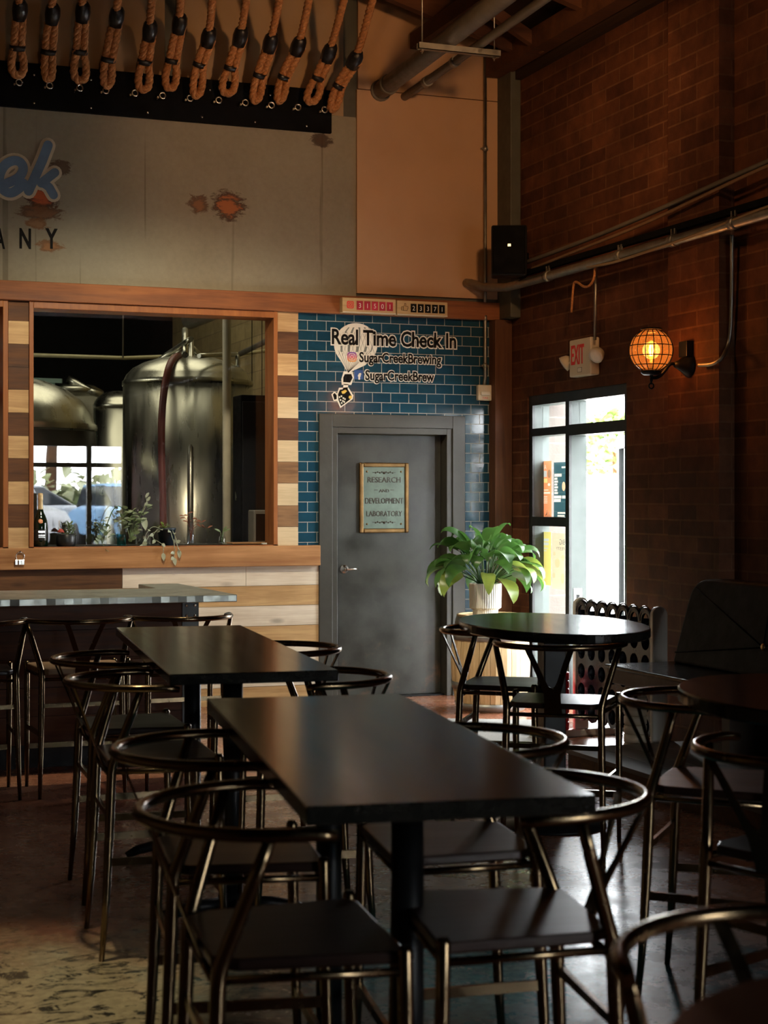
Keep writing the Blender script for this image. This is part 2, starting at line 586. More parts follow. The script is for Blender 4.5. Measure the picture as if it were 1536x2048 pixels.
def leafmat(name, dark, light, rough=0.35, rib=None):
    N = NT(name)
    co = N.coords()
    f = N.noise(co, 9.0, 4)
    col = N.ramp(f, [(0.3, dark), (0.7, light)])
    N.set(Base_Color=col, Roughness=rough, Specular_IOR_Level=0.5)
    tr = N.n('ShaderNodeBsdfTranslucent', {'Color': tuple(sc3(light, 1.6)) + (1,)})
    mx = N.n('ShaderNodeMixShader', {0: 0.25, 1: N.bsdf.outputs[0], 2: tr.outputs[0]})
    N.link(mx.outputs[0], N.out.inputs[0])
    return N.mat


M['leaf'] = leafmat('deep_green_leaf', (0.018, 0.060, 0.012), (0.060, 0.15, 0.028))
M['leaf_y'] = leafmat('yellow_green_leaf', (0.10, 0.17, 0.025), (0.22, 0.28, 0.05))
M['leaf_s'] = leafmat('grey_green_leaf', (0.10, 0.16, 0.07), (0.26, 0.33, 0.17))
M['leaf_r'] = leafmat('copper_red_leaf', (0.14, 0.04, 0.02), (0.30, 0.10, 0.05))
M['leaf_w'] = leafmat('pale_sage_leaf', (0.32, 0.38, 0.27), (0.5, 0.55, 0.42))


def emit(name, c, k):
    N = NT(name)
    e = N.n('ShaderNodeEmission', {'Color': tuple(c) + (1,), 'Strength': k})
    N.link(e.outputs[0], N.out.inputs[0])
    return N.mat


def globe_mat():
    N = NT('amber_globe_frosted')
    lw = N.n('ShaderNodeLayerWeight', {'Blend': 0.5}).outputs['Facing']
    fac = N.math('ADD', N.math('MULTIPLY', N.math('POWER', lw, 5.0), 0.93), 0.06)
    tr = N.n('ShaderNodeBsdfTransparent', {'Color': (1.0, 0.84, 0.62, 1)})
    tl = N.n('ShaderNodeBsdfTranslucent', {'Color': (0.95, 0.62, 0.32, 1)})
    df = N.n('ShaderNodeBsdfDiffuse', {'Color': (0.85, 0.50, 0.25, 1)})
    a = N.n('ShaderNodeMixShader', {0: 0.4, 1: tl.outputs[0], 2: df.outputs[0]})
    b = N.n('ShaderNodeMixShader', {0: 0.11, 1: tr.outputs[0], 2: a.outputs[0]})
    gl = N.n('ShaderNodeBsdfGlossy', {'Color': (1, 1, 1, 1), 'Roughness': 0.03})
    mx = N.n('ShaderNodeMixShader', {0: fac, 1: b.outputs[0], 2: gl.outputs[0]})
    N.link(mx.outputs[0], N.out.inputs[0])
    return N.mat
M['globe'] = globe_mat()
M['filament'] = emit('glowing_filament', (1.0, 0.42, 0.12), 40)
M['bulb'] = glass('amber_bulb_glass', (1.0, 0.86, 0.6), 0.06)


def floor_mat():
    N = NT('stained_concrete')
    co = N.coords()
    a = N.noise(co, 0.9, 6, 0.62, 0.6)
    b = N.noise(co, 4.5, 6, 0.7)
    base = N.ramp(a, [(0.32, (0.15, 0.050, 0.028)), (0.5, (0.28, 0.115, 0.062)), (0.68, (0.38, 0.20, 0.115))])

    def spot(x, y, rx, ry, rot=0.0):
        mp = N.n('ShaderNodeMapping', {'Vector': co, 'Location': (x, y, 0), 'Rotation': (0, 0, rot), 'Scale': (rx, ry, 1)}, vector_type='TEXTURE').outputs[0]
        ln = N.n('ShaderNodeVectorMath', {0: mp}, operation='LENGTH').outputs['Value']
        ln = N.math('ADD', ln, N.math('MULTIPLY', N.math('SUBTRACT', b, 0.5), 0.9))
        return N.ramp(ln, [(0.45, 1.0), (1.0, 0.0)])
    worn_sheen = spot(0.75, 4.9, 1.0, 1.2)  # pale tone paints in the window's reflection over worn, pitted concrete
    base = N.mix(worn_sheen, base, (0.52, 0.43, 0.25))
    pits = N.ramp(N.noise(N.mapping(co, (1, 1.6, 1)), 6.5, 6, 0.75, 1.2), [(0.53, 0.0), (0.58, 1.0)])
    base = N.mix(N.math('MULTIPLY', pits, N.math('ADD', N.math('MULTIPLY', worn_sheen, 0.85), 0.12)), base, (0.014, 0.014, 0.011))
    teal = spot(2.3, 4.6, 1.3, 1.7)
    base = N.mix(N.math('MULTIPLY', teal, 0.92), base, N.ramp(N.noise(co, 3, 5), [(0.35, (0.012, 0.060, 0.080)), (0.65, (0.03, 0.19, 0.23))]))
    tile_sheen = spot(2.2, 5.05, 0.55, 0.75)  # reflection of the blue tiles, painted into the floor colour
    base = N.mix(N.math('MULTIPLY', tile_sheen, 0.85), base, N.ramp(N.noise(co, 7, 6, 0.7), [(0.4, (0.015, 0.36, 0.46)), (0.65, (0.18, 0.62, 0.68))]))
    door_spill = spot(4.1, 9.9, 0.9, 1.0)  # light from the street door, painted as a paler patch
    base = N.mix(N.math('MULTIPLY', door_spill, 0.8), base, (0.44, 0.26, 0.13))
    speck = N.ramp(N.noise(co, 28, 3), [(0.40, 0.75), (0.6, 1.0)])
    base = N.mix(1.0, base, speck, 'MULTIPLY')
    N.set(Base_Color=base, Roughness=N.math('SUBTRACT', N.ramp(b, [(0.3, 0.18), (0.7, 0.36)]), N.math('MULTIPLY', worn_sheen, 0.10)), Specular_IOR_Level=0.5)
    N.bump(N.noise(co, 14, 5), 0.03, 0.01)
    return N.mat


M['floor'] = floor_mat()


def mural_mat():
    """weathered grey-green painted board with rust-brown paint patches and thin runs."""
    N = NT('weathered_mural_board')
    co = N.coords()
    big = N.noise(co, 1.1, 4)
    base = N.ramp(big, [(0.3, (0.255, 0.225, 0.155)), (0.7, (0.33, 0.30, 0.215))])
    fine = N.noise(co, 26, 6, 0.7)
    base = N.mix(1.0, base, N.ramp(fine, [(0.3, 0.86), (0.7, 1.0)]), 'MULTIPLY')
    # runs: narrow vertical streaks
    st = N.noise(N.mapping(co, (20, 1, 0.18)), 1.0, 2, 0.5)
    run = N.ramp(st, [(0.66, 0.0), (0.70, 1.0)])
    brk = N.ramp(N.noise(N.mapping(co, (6, 1, 0.9)), 1.0, 2), [(0.48, 0.0), (0.56, 1.0)])
    base = N.mix(N.math('MULTIPLY', N.math('MULTIPLY', run, brk), 0.55), base, (0.10, 0.075, 0.042))
    wob = N.noise(N.mapping(co, (9, 1, 22)), 1.0, 5, 0.75, 0.5)

    def blob(px, py, rx, rz):
        p = ony(px, py)
        mp = N.n('ShaderNodeMapping', {'Vector': co, 'Location': (p.x, 0, p.z), 'Scale': (rx, 1000, rz)}, vector_type='TEXTURE').outputs[0]
        ln = N.n('ShaderNodeVectorMath', {0: mp}, operation='LENGTH').outputs['Value']
        return N.math('ADD', ln, N.math('MULTIPLY', N.math('SUBTRACT', wob, 0.5), 2.2))
    for (px, py, rx, rz, c, c2) in [(455, 412, 0.14, 0.13, (0.36, 0.10, 0.02), (0.055, 0.022, 0.012)), (396, 408, 0.09, 0.08, (0.22, 0.09, 0.03), (0.10, 0.05, 0.025)),
                               (640, 280, 0.10, 0.06, (0.06, 0.03, 0.016), (0.05, 0.03, 0.02)),
                               (84, 395, 0.13, 0.13, (0.50, 0.09, 0.014), (0.05, 0.015, 0.010)), (80, 425, 0.2, 0.07, (0.20, 0.09, 0.035), (0.11, 0.05, 0.02)),
                               (120, 335, 0.10, 0.06, (0.10, 0.06, 0.03), (0.09, 0.05, 0.025)), (98, 493, 0.10, 0.05, (0.34, 0.15, 0.05), (0.2, 0.09, 0.03)),
                               (75, 448, 0.10, 0.05, (0.26, 0.13, 0.055), (0.2, 0.09, 0.03))]:
        d = blob(px, py, rx, rz)
        cc = N.ramp(d, [(0.35, c), (0.62, c2)])
        base = N.mix(N.math('MULTIPLY', N.ramp(d, [(0.72, 1.0), (0.95, 0.0)]), 0.9), base, cc)
    N.set(Base_Color=base, Roughness=0.65, Specular_IOR_Level=0.3)
    N.bump(fine, 0.08, 0.01)
    return N.mat


M['mural'] = mural_mat()
# ================================================================== THE ROOM
def XB(px): return ony(px, 900).x
def ZB(px, py): return ony(px, py).z


ROOFZ = lambda x: 5.15 + (XR - x) * 0.285

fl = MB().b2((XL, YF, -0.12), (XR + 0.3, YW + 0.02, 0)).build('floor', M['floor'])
fl['kind'] = 'structure'

# --- back wall: carcass boxes around window and door openings
W1 = (1.811, 3.64)          # main window
W2 = (-0.25, 1.617)         # next window, only its edge in frame
WZ = (1.21, 2.95)
DX = (4.10, 5.11)
DZ = 2.10
wb = MB()
y0, y1 = YW, YW + 0.2
wb.b2((XL, y0, 0), (DX[0], y1, WZ[0]))
wb.b2((DX[1], y0, 0), (XR, y1, WZ[0]))
wb.b2((DX[0], y0, DZ), (DX[1], y1, WZ[1]))
wb.b2((W1[1], y0, WZ[0]), (DX[0], y1, WZ[1]))
wb.b2((DX[1], y0, WZ[0]), (XR, y1, WZ[1]))
wb.b2((W2[1], y0, WZ[0]), (W1[0], y1, WZ[1]))
wb.b2((XL, y0, WZ[0]), (W2[0], y1, WZ[1]))
wb.b2((XL, y0, WZ[1]), (XR, y1, 8.2))
wall_back = wb.build('wall_back', M['batten'])
wall_back['kind'] = 'structure'

f = 0.012
MB().b2((XL, YW - f, 3.12), (4.305, YW, 4.52)).build('mural_board', M['mural'], wall_back)
MB().b2((4.305, YW - 0.03, 3.155), (5.58, YW, 4.735)).build('tan_panel', M['tan'], wall_back)
MB().b2((4.315, YW - 0.03, 4.742), (5.58, YW, 6.0)).build('tan_panel', M['tan'], wall_back)
xs = [XL, -1.1, 0.45, XB(352) - 0.02, XB(690)]
for i in range(4):
    a = xs[i] + (0.02 if i else 0)
    b = xs[i + 1] - 0.02 - (0.05 if i == 2 else 0)
    MB().b2((a, YW - 0.02, 4.52), (b, YW, 7.4)).build('upper_panel', M['upper'], wall_back)
# reclaimed plank cladding under the sill
pk = MB()
rows = 7
zt = 1.05
for r in range(rows):
    z1 = zt - r * 0.153
    z0 = max(0.0, z1 - 0.150)
    if r == 0:
        segs = [(XL, 0.4, 2), (0.4, XB(243), 2), (XB(243) + .003, XB(490), 0), (XB(490) + .003, 3.995, 0)]
    else:
        segs = []
        x = 3.995
        k = [1, 0, 1, 0, 0, 1][(r - 1) % 6]
        lens = [1.5, 1.1, 1.9, 1.3, 1.7, 1.2]
        j = 0
        while x > XL:
            xn = max(XL, x - lens[(r * 2 + j) % 6])
            segs.append((xn + .003, x, k if j == 0 else [2, 1, 0][(j + r) % 3]))
            x = xn
            j += 1
    for (a, b, mi) in segs:
        pk.b2((a, YW - 0.022 - 0.004 * ((r + mi) % 2), z0), (b, YW, z1), mi)
pk.build('plank_cladding', [M['pl_white'], M['pl_oak'], M['pl_dark']], wall_back)
# stacked wood-block strips beside the window
def blockstrip(x0, x1, ys, mats, pxc):
    mb = MB()
    names = ['blk_l', 'blk_d', 'blk_p', 'blk_m']
    for i, k in enumerate(mats):
        zt_, zb_ = ZB(pxc, ys[i]), ZB(pxc, ys[i + 1])
        mb.b2((x0, YW - 0.03 - 0.003 * (i % 2), zb_ + .002), (x1, YW, zt_), names.index(k))
    mb.build('block_strip', [M[n] for n in names], wall_back)
D_, L_, P_, M_ = 'blk_d', 'blk_l', 'blk_p', 'blk_m'
blockstrip(1.645, 1.79, [600, 643, 689, 735, 780, 826, 872, 917, 963, 1009, 1055, 1099], [D_, L_, D_, D_, L_, D_, L_, D_, L_, D_, L_], 35)
blockstrip(3.665, 3.827, [624, 665, 708, 752, 795, 837, 881, 924, 967, 1011, 1054, 1097], [L_, D_, L_, D_, P_, D_, P_, M_, P_, M_, P_], 573)
# blue tile around the door
tl = MB()
tl.b2((3.832, YW - 0.012, 1.05), (4.0, YW, 2.985))
tl.b2((4.0, YW - 0.012, 2.205), (5.22, YW, 2.985))
tl.b2((5.22, YW - 0.012, 0), (5.44, YW, 2.985))
tl.build('blue_tile_field', M['tile'], wall_back)

def trim(n, a, b, m, bev=0.006):
    o = MB().b2(a, b).build('trim_%d' % n, m, None, bev)
    o['kind'] = 'structure'
    return o
trim(1, (XL, YW - 0.07, 2.985), (5.58, YW, 3.125), M['beam'])
trim(2, (XL, YW - 0.075, 1.048), (3.995, YW + 0.05, 1.203), M['sill'])
trim(3, (5.435, YW - 0.13, 0), (5.585, YW, 2.985), M['post'])
trim(4, (5.50, 11.80, 2.99), (5.588, YW - 0.005, 5.10), M['batten'])

# --- brewery window
def window(n, X, casing):
    w = struct('window_%d' % n, (X[0], YW, WZ[0]))
    wd, h = X[1] - X[0], WZ[1] - WZ[0]
    fr = MB()
    fr.b2((-casing, -0.045, 0), (0.012, 0.19, h + 0.04))
    fr.b2((wd - 0.012, -0.045, 0), (wd + casing, 0.19, h + 0.04))
    fr.b2((0.012, -0.045, h - 0.015), (wd - 0.012, 0.19, h + 0.035))
    fr.b2((0.012, -0.045, -0.012), (wd - 0.012, 0.19, 0.0))
    fr.build('window_frame', M['casing'], w, 0.003)
    MB().b2((0.0, 0.196, 0), (wd, 0.204, h)).build('pane', M['glass'], w)
    return w
window(1, W1, 0.02)
window(2, W2, 0.025)

# --- the laboratory door
d1 = struct('door_1', (4.6, YW, 0))
cs = MB()
cs.b2((3.997 - 4.6, -0.035, 0), (4.105 - 4.6, 0, 2.215))
cs.b2((5.11 - 4.6, -0.035, 0), (5.218 - 4.6, 0, 2.215))
cs.b2((4.105 - 4.6, -0.035, 2.115), (5.11 - 4.6, 0, 2.215))
cs.build('casing', M['darkframe'], d1, 0.003)
fr = MB()
fr.b2((4.105 - 4.6, -0.02, 0), (4.150 - 4.6, 0.16, 2.115))
fr.b2((5.065 - 4.6, -0.02, 0), (5.11 - 4.6, 0.16, 2.115))
fr.b2((4.150 - 4.6, -0.02, 2.066), (5.065 - 4.6, 0.16, 2.115))
fr.build('door_frame', M['darkframe'], d1, 0.003)
NTm = NT('scuffed_charcoal_door')
co = NTm.coords()
cl = NTm.noise(co, 3.2, 5, 0.65)
sep = NTm.n('ShaderNodeSeparateXYZ', {0: co})
scuff = NTm.ramp(sep.outputs[2], [(0.12, 1.0), (0.62, 0.0)])
scn = NTm.ramp(NTm.noise(co, 5.0, 6, 0.75), [(0.52, 0.0), (0.66, 1.0)])
bc = NTm.ramp(cl, [(0.35, (0.024, 0.025, 0.021)), (0.65, (0.045, 0.048, 0.039))])
bc = NTm.mix(NTm.math('MULTIPLY', NTm.math('MULTIPLY', scuff, scn), 0.5), bc, (0.15, 0.075, 0.04))
NTm.set(Base_Color=bc, Roughness=NTm.ramp(cl, [(0.35, 0.28), (0.65, 0.5)]), Specular_IOR_Level=0.45)
slab = MB().b2((4.153 - 4.6, 0.10, 0.012), (5.062 - 4.6, 0.145, 2.063)).build('door_slab', NTm.mat, d1, 0.002)
hp = ony(688, 1138, YW + 0.1)
h = MB()
Mx = Matrix.Rotation(PI / 2, 3, 'X')
hx, hz = hp.x - 4.6, hp.z
h.lathe([(0.0, 0.0), (0.034, 0.0), (0.036, 0.006), (0.032, 0.014), (0.013, 0.018), (0.013, 0.05), (0.0, 0.05)], (hx, 0.10, hz), 20, M=Mx)
h.tube([(hx, 0.052, hz), (hx + 0.02, 0.047, hz), (hx + 0.06, 0.050, hz + .002), (hx + 0.11, 0.056, hz)], [0.011, 0.011, 0.009, 0.009], 10)
h.build('lever_handle', M['chrome'], d1)
MB().b2((4.15 - 4.6, 0.03, 0), (5.065 - 4.6, 0.2, 0.011)).build('threshold', M['black'], d1)

# --- the brick side wall with the street door
DY = (10.10, 11.685)
DH = 2.36
wr = MB()
wr.b2((XR, YF, 0), (XR + 0.3, DY[0], 6.0))
wr.b2((XR, DY[0], DH), (XR + 0.3, DY[1], 6.0))
wr.b2((XR, DY[1], 0), (XR + 0.165, YW + 0.2, 6.0))
wall_right = wr.build('wall_right', M['brick'])
wall_right['kind'] = 'structure'
PY0, PY1 = onx(1438, 600, 5.48).y, onx(1336, 600, 5.48).y
pil = MB().b2((5.48, PY0, 0), (XR, PY1, 5.0))
po = pil.build('pilaster', [M['brick']], wall_right)
po.data.materials.append(M['brick_x'])
for p in po.data.polygons:
    if abs(p.normal.y) > 0.5: p.material_index = 1
o = MB().b2((XR - 0.05, YF, 4.86), (XR, YW - 0.05, 5.6)).build('trim_5', M['roof'], None); o['kind'] = 'structure'

d2 = struct('door_2', (XR, DY[0], 0))
W = DY[1] - DY[0]
ML = 11.03 - DY[0]          # mullion between door leaf and sidelight (local y)
def member(mb_f, mb_s, y0, y1, z0, z1):
    mb_f.b2((0.015, y0, z0), (0.035, y1, z1))
    mb_s.b2((0.035, y0, z0), (0.16, y1, z1))
ff, fs_ = MB(), MB()
member(ff, fs_, W - 0.06, W, 0, DH)
member(ff, fs_, 0, 0.055, 0, DH)
member(ff, fs_, ML - 0.03, ML + 0.03, 0, DH)
member(ff, fs_, 0.055, ML - 0.03, DH - 0.075, DH)
member(ff, fs_, ML + 0.03, W - 0.06, DH - 0.075, DH)
member(ff, fs_, 0.055, ML - 0.03, 2.03, 2.11)
member(ff, fs_, ML + 0.03, W - 0.06, 2.045, 2.105)
member(ff, fs_, ML + 0.03, W - 0.06, 1.35, 1.42)
member(ff, fs_, ML + 0.03, W - 0.06, 0, 0.12)
ff.build('frame_face', M['frame_blk'], d2)
fs_.build('frame_body', M['frame_lit'], d2)
pn = MB()
for (a, b, c, d) in [(ML + .03, W - .06, .12, 1.35), (ML + .03, W - .06, 1.42, 2.045), (ML + .03, W - .06, 2.105, DH - .075), (.055, ML - .03, 2.11, DH - .075)]:
    pn.b2((0.10, a, c), (0.106, b, d))
pn.build('pane', M['glass'], d2)
# the leaf stands ajar, hinged on the near jamb and swung out to the street
Lw = ML - 0.035 - 0.06
lf = MB()
lf.b2((-.022, 0, .01), (.022, .10, 2.025))
lf.b2((-.022, Lw - .10, .01), (.022, Lw, 2.025))
lf.b2((-.022, .10, .01), (.022, Lw - .10, .25))
lf.b2((-.022, .10, 1.93), (.022, Lw - .10, 2.025))
leaf_ = lf.build('door_leaf', M['frame_blk'], d2, loc=(0.125, 0.06, 0), rz=R(-20))
MB().b2((-.003, .10, .25), (.003, Lw - .10, 1.93)).build('leaf_pane', M['glass'], leaf_)
lp = onx(1139, 1195, XR + 0.08)
lt = MB()
lt.b2((0.05, ML - .034, lp.z - 0.075), (0.12, ML - .03, lp.z + 0.075))
so = lt.build('strike_plate', M['chrome'], d2, 0.0015)
MB().b2((0.072, ML - .036, lp.z - 0.03), (0.10, ML - .0335, lp.z + 0.03)).build('strike_slot', M['black'], so)

# --- walls out of frame that close the room, the street front with its windows
FXa, FXb = 3.72, 5.53
wf = MB()
wf.b2((XL, YF - 0.25, 0), (FXa, YF, 8.4))
wf.b2((FXb, YF - 0.25, 0), (XR + 0.3, YF, 8.4))
wf.b2((FXa, YF - 0.25, 0), (FXb, YF, 0.45))
wf.b2((FXa, YF - 0.25, 2.42), (FXb, YF, 8.4))
o = wf.build('wall_front', M['black']); o['kind'] = 'structure'
w3 = struct('window_3', (0, YF - 0.15, 0))
fm = MB()
for x in (FXa + .03, 4.93, FXb - .03):
    fm.b2((x - 0.035, -0.05, 0.45), (x + 0.035, 0.05, 2.42))
fm.b2((FXa, -0.05, 2.08), (FXb, 0.05, 2.15))
fm.b2((FXa, -0.05, 0.45), (FXb, 0.05, 0.52))
fm.build('window_frame', M['frame_blk'], w3)
MB().b2((FXa, -0.004, 0.45), (FXb, 0.004, 2.42)).build('pane', M['glass'], w3)
o = MB().b2((XL - 0.2, YF - .25, 0), (XL, YW + .2, 8.3)).build('wall_left', M['upper']); o['kind'] = 'structure'

# --- roof: sloping boards, rafters
cm = MB()
def roofquad(xa, xb, za, zb):
    cm.add([(xa, YF - .3, za), (xb, YF - .3, zb), (xb, YW + .3, zb), (xa, YW + .3, za), (xa, YF - .3, za + .2), (xb, YF - .3, zb + .2), (xb, YW + .3, zb + .2), (xa, YW + .3, za + .2)],
           [(0, 1, 2, 3), (7, 6, 5, 4), (0, 4, 5, 1), (3, 2, 6, 7), (0, 3, 7, 4), (1, 5, 6, 2)])
roofquad(XL - .2, XR + 0.4, ROOFZ(XL - .2), ROOFZ(XR + .4))
ceil = cm.build('ceiling', M['roof']); ceil['kind'] = 'structure'
for i in range(12):
    y = 11.55 - i * 1.15
    MB().bar((XL, y, ROOFZ(XL) - 0.10), (XR - 0.06, y, ROOFZ(XR - .06) - 0.10), 0.07, 0.2).build('rafter', M['rafter'], ceil)
MB().bar((XR - 0.14, YF, 5.0), (XR - 0.14, YW - 0.06, 5.0), 0.14, 0.16).build('wall_plate', M['rafter'], ceil)
MB().bar((4.75, YW - .1, ROOFZ(4.75) - .26), (4.75, YF, ROOFZ(4.75) - .26), 0.06, 0.12).build('purlin', M['rafter'], ceil)
MB().bar((5.5, 11.2, 4.95), (4.75, 11.2, 5.35), 0.06, 0.09).build('brace', M['rafter'], ceil)

# --- brewery room behind the window
o = MB().b2((-4.5, YW + 0.2, -0.12), (5.4, 22.2, 0)).build('floor.001', M['grey_pipe']); o['kind'] = 'structure'; o.name = 'floor_brewery'
o = MB().b2((5.2, YW + .2, 0), (5.4, 22, 7)).build('wall_brewery_right', M['ochre_block']); o['kind'] = 'structure'
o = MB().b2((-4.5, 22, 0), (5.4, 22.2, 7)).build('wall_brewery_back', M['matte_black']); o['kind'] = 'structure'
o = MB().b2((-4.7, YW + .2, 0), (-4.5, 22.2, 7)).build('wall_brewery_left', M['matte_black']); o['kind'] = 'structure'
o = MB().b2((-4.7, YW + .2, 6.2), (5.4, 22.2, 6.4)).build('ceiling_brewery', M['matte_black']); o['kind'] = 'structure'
o = MB().b2((2.15, 20.0, 0), (4.2, 20.1, ony(150, 790, 20.0).z)).build('wall_brewery_partition', M['grey_block']); o['kind'] = 'structure'

# --- outdoors beyond the street door and the street windows
o = MB().b2((-40, -60, -0.3), (60, -3.5, -0.115)).build('ground_parking_lot', M['lot']); o['kind'] = 'structure'
o = MB().b2((-40, -60, -0.115), (60, -7.0, 0.42)).build('ground_raised_lot', M['lot']); o['kind'] = 'structure'
o = MB().b2((-40, -3.5, -0.25), (60, 60, -0.12)).build('ground_outside', M['asphalt']); o['kind'] = 'structure'
o = MB().b2((XR + 0.167, 11.684, -0.12), (XR + 0.42, 12.4, 4.2)).build('wall_outside_pier', M['pale_block']); o['kind'] = 'structure'
o = MB().b2((30, 5, -0.12), (30.3, 70, 2.5)).build('wall_outside_fence', M['white']); o['kind'] = 'structure'
# ================================================================== FURNITURE
# --- counter stool with a hooped back: built once, copied for every place
def hoop_pt(a, r=0.285, z=0.918):
    return Vector((-r * math.cos(a), r * math.sin(a), z))


def make_stool(seatmat, woven=False):
    root = thing('counter_stool', '', 'stool')
    st = M['steel']
    pts = [Vector((0.06, -0.284, 0.912)), Vector((0.03, -0.287, 0.916)), Vector((0.0, -0.287, 0.918))]
    pts += [hoop_pt(R(-84 + 168 * i / 22)) for i in range(23)]
    pts += [Vector((0.0, 0.287, 0.918)), Vector((0.03, 0.287, 0.916)), Vector((0.06, 0.284, 0.912))]
    rs = [0.0105, 0.0125] + [0.0135] * (len(pts) - 4) + [0.0125, 0.0105]
    MB().tube(pts, rs, 10).build('back_rail', st, root)
    for s in (-1, 1):
        MB().tube([(-0.192, s * 0.222, 0), (-0.176, s * 0.216, 0.2), (-0.164, s * 0.210, 0.45), (-0.157, s * 0.207, 0.625), (-0.153, s * 0.208, 0.655), (-0.142, s * 0.215, 0.69),
                   (-0.095, s * 0.252, 0.83), (-0.070, s * 0.274, 0.908)], [0.0095, 0.0135, 0.0165, 0.0165, 0.0165, 0.0155, 0.0145, 0.012], 10).build('rear_leg', st, root)
    for s in (-1, 1):
        MB().tube([(0.225, s * 0.235, 0), (0.215, s * 0.235, 0.25), (0.208, s * 0.236, 0.5), (0.205, s * 0.236, 0.672), (0.205, s * 0.236, 0.682)], [0.0095, 0.014, 0.0155, 0.0155, 0.010], 10).build('front_leg', st, root)
    fr = MB()
    fr.tube([(0.205, -0.236, 0.632), (0.205, 0.236, 0.632)], 0.0095, 8)
    fr.tube([(-0.157, -0.207, 0.615), (-0.157, 0.207, 0.615)], 0.0095, 8)
    for s in (-1, 1):
        fr.tube([(-0.157, s * 0.207, 0.632), (0.205, s * 0.236, 0.632)], 0.0095, 8)
    fr.build('seat_frame', st, root)
    for s in (-1, 1):
        MB().bar((-0.168, s * 0.213, 0.33), (0.212, s * 0.235, 0.33), 0.012, 0.026).build('rung', st, root)
    MB().bar((0.215, -0.235, 0.22), (0.215, 0.235, 0.22), 0.014, 0.028).build('footrest', st, root)
    MB().bar((-0.163, -0.209, 0.48), (-0.163, 0.209, 0.48), 0.012, 0.022).build('rung', st, root)
    poly = [(0.215, -0.200), (0.215, 0.200), (0.193, 0.226), (-0.115, 0.200), (-0.165, 0.165), (-0.165, -0.165), (-0.115, -0.200), (0.193, -0.226)]
    sb = MB()
    if woven:
        sb.prism([(p[0] * 1.02, p[1] * 1.06) for p in poly], 0.640, 0.672)
    else:
        sb.prism(poly, 0.643, 0.668)
    sb.build('seat', seatmat, root, 0.006)
    # Y-shaped splat, flat plate leaning back to the hoop
    half = [(0.038, -0.10), (0.036, 0.10), (0.036, 0.25), (0.052, 0.45), (0.085, 0.80), (0.108, 1.02), (0.082, 1.02), (0.056, 0.78), (0.026, 0.47), (0.014, 0.38), (0.0, 0.355)]
    poly = half + [(-p[0], p[1]) for p in half[::-1][1:]]
    a, b = Vector((-0.168, 0, 0.645)), Vector((-0.271, 0, 0.908))
    up = (b - a)
    Ms = Matrix(((0, up.x, 1, a.x), (1, 0, 0, 0), (0, up.z, 0, a.z), (0, 0, 0, 1)))
    MB().prism(poly, -0.003, 0.003, Ms).build('splat', st, root)
    return root


stool0 = make_stool(M['seat'])
stool_t = make_stool(M['seat_tan'], True)
used = set()


def stool(x, y, deg, label, group, src=None):
    src = src or stool0
    if src.name not in used:
        used.add(src.name)
        o = src
    else:
        o = copy_tree(src)
    o.location = (x, y, 0)
    o.rotation_euler = (0, 0, R(deg))
    o['label'] = label
    o['group'] = group
    return o


GT = 'metal counter stools around the tables'
GB = 'metal counter stools along the bar'


def from_left(px, py, deg=-20.6):
    """stool whose hoop shows its leftmost point at px,py."""
    p = onz(px, py, 0.918)
    return p.x + 0.29 * CA, p.y - 0.29 * SA


def from_right(px, py):
    p = onz(px, py, 0.918)
    return p.x - 0.29 * CA, p.y + 0.29 * SA


L = 'dark metal stool '
stool(0.990, 3.25, -6, L + 'nearest the camera on the left of the front rectangular table', GT)
stool(1.104, 4.07, -8, L + 'second from the camera on the left of the front rectangular table', GT)
stool(1.269, 5.73, -4, L + 'at the left of the middle table, nearer of its two', GT)
stool(1.349, 6.52, -3, L + 'at the left of the middle table, farther one beside the bar', GT)
stool(1.505, 3.22, 170, L + 'with light on its seat, right near side of the front table', GT)
x, y = from_right(1133, 1482); stool(x, y, 171, L + 'at the right far side of the front rectangular table', GT)
x, y = from_right(781, 1355); stool(x, y, 172, L + 'on the right of the middle table, nearer of its two', GT)
x, y = from_right(680, 1298); stool(x, y, 174, L + 'on the right of the middle table, farther one toward the door', GT)
stool(3.36, 7.33, -35, L + 'left of the sunlit round table, in front of the oak barrel', GT)
stool(3.30, 6.57, 54, L + 'on the near side of the sunlit round table, seen from behind', GT)
stool(2.817, 4.53, -42, L + 'left of the shadowed round table at the right edge', GT)
stool(2.485, 3.54, 17, L + 'cut off by the right edge, before the shadowed round table', GT)
stool(1.36, 1.89, 250, 'blurred dark metal stool in the bottom right corner, closest of all to the camera', GT)

# --- tables
def pedestal(root, x, y, h):
    MB().lathe([(0.036, 0.03), (0.036, h)], (x, y, 0), 18).build('column', M['iron'], root)
    b = MB()
    b.lathe([(0.05, 0.03), (0.05, 0.07), (0.038, 0.11)], (x, y, 0), 18)
    for k in range(4):
        a = PI / 4 + k * PI / 2 if False else k * PI / 2
        d = Vector((math.cos(a), math.sin(a), 0))
        c = Vector((x, y, 0))
        b.tube([c + d * 0.03 + Vector((0, 0, .065)), c + d * 0.14 + Vector((0, 0, .06)), c + d * 0.24 + Vector((0, 0, .04)), c + d * 0.285 + Vector((0, 0, .017))], [0.026, 0.024, 0.021, 0.016], 8)
    b.build('base', M['iron'], root)
    MB().b2((x - .16, y - .16, h), (x + .16, y + .16, h + .008)).build('top_plate', M['iron'], root)


TZ = 0.965


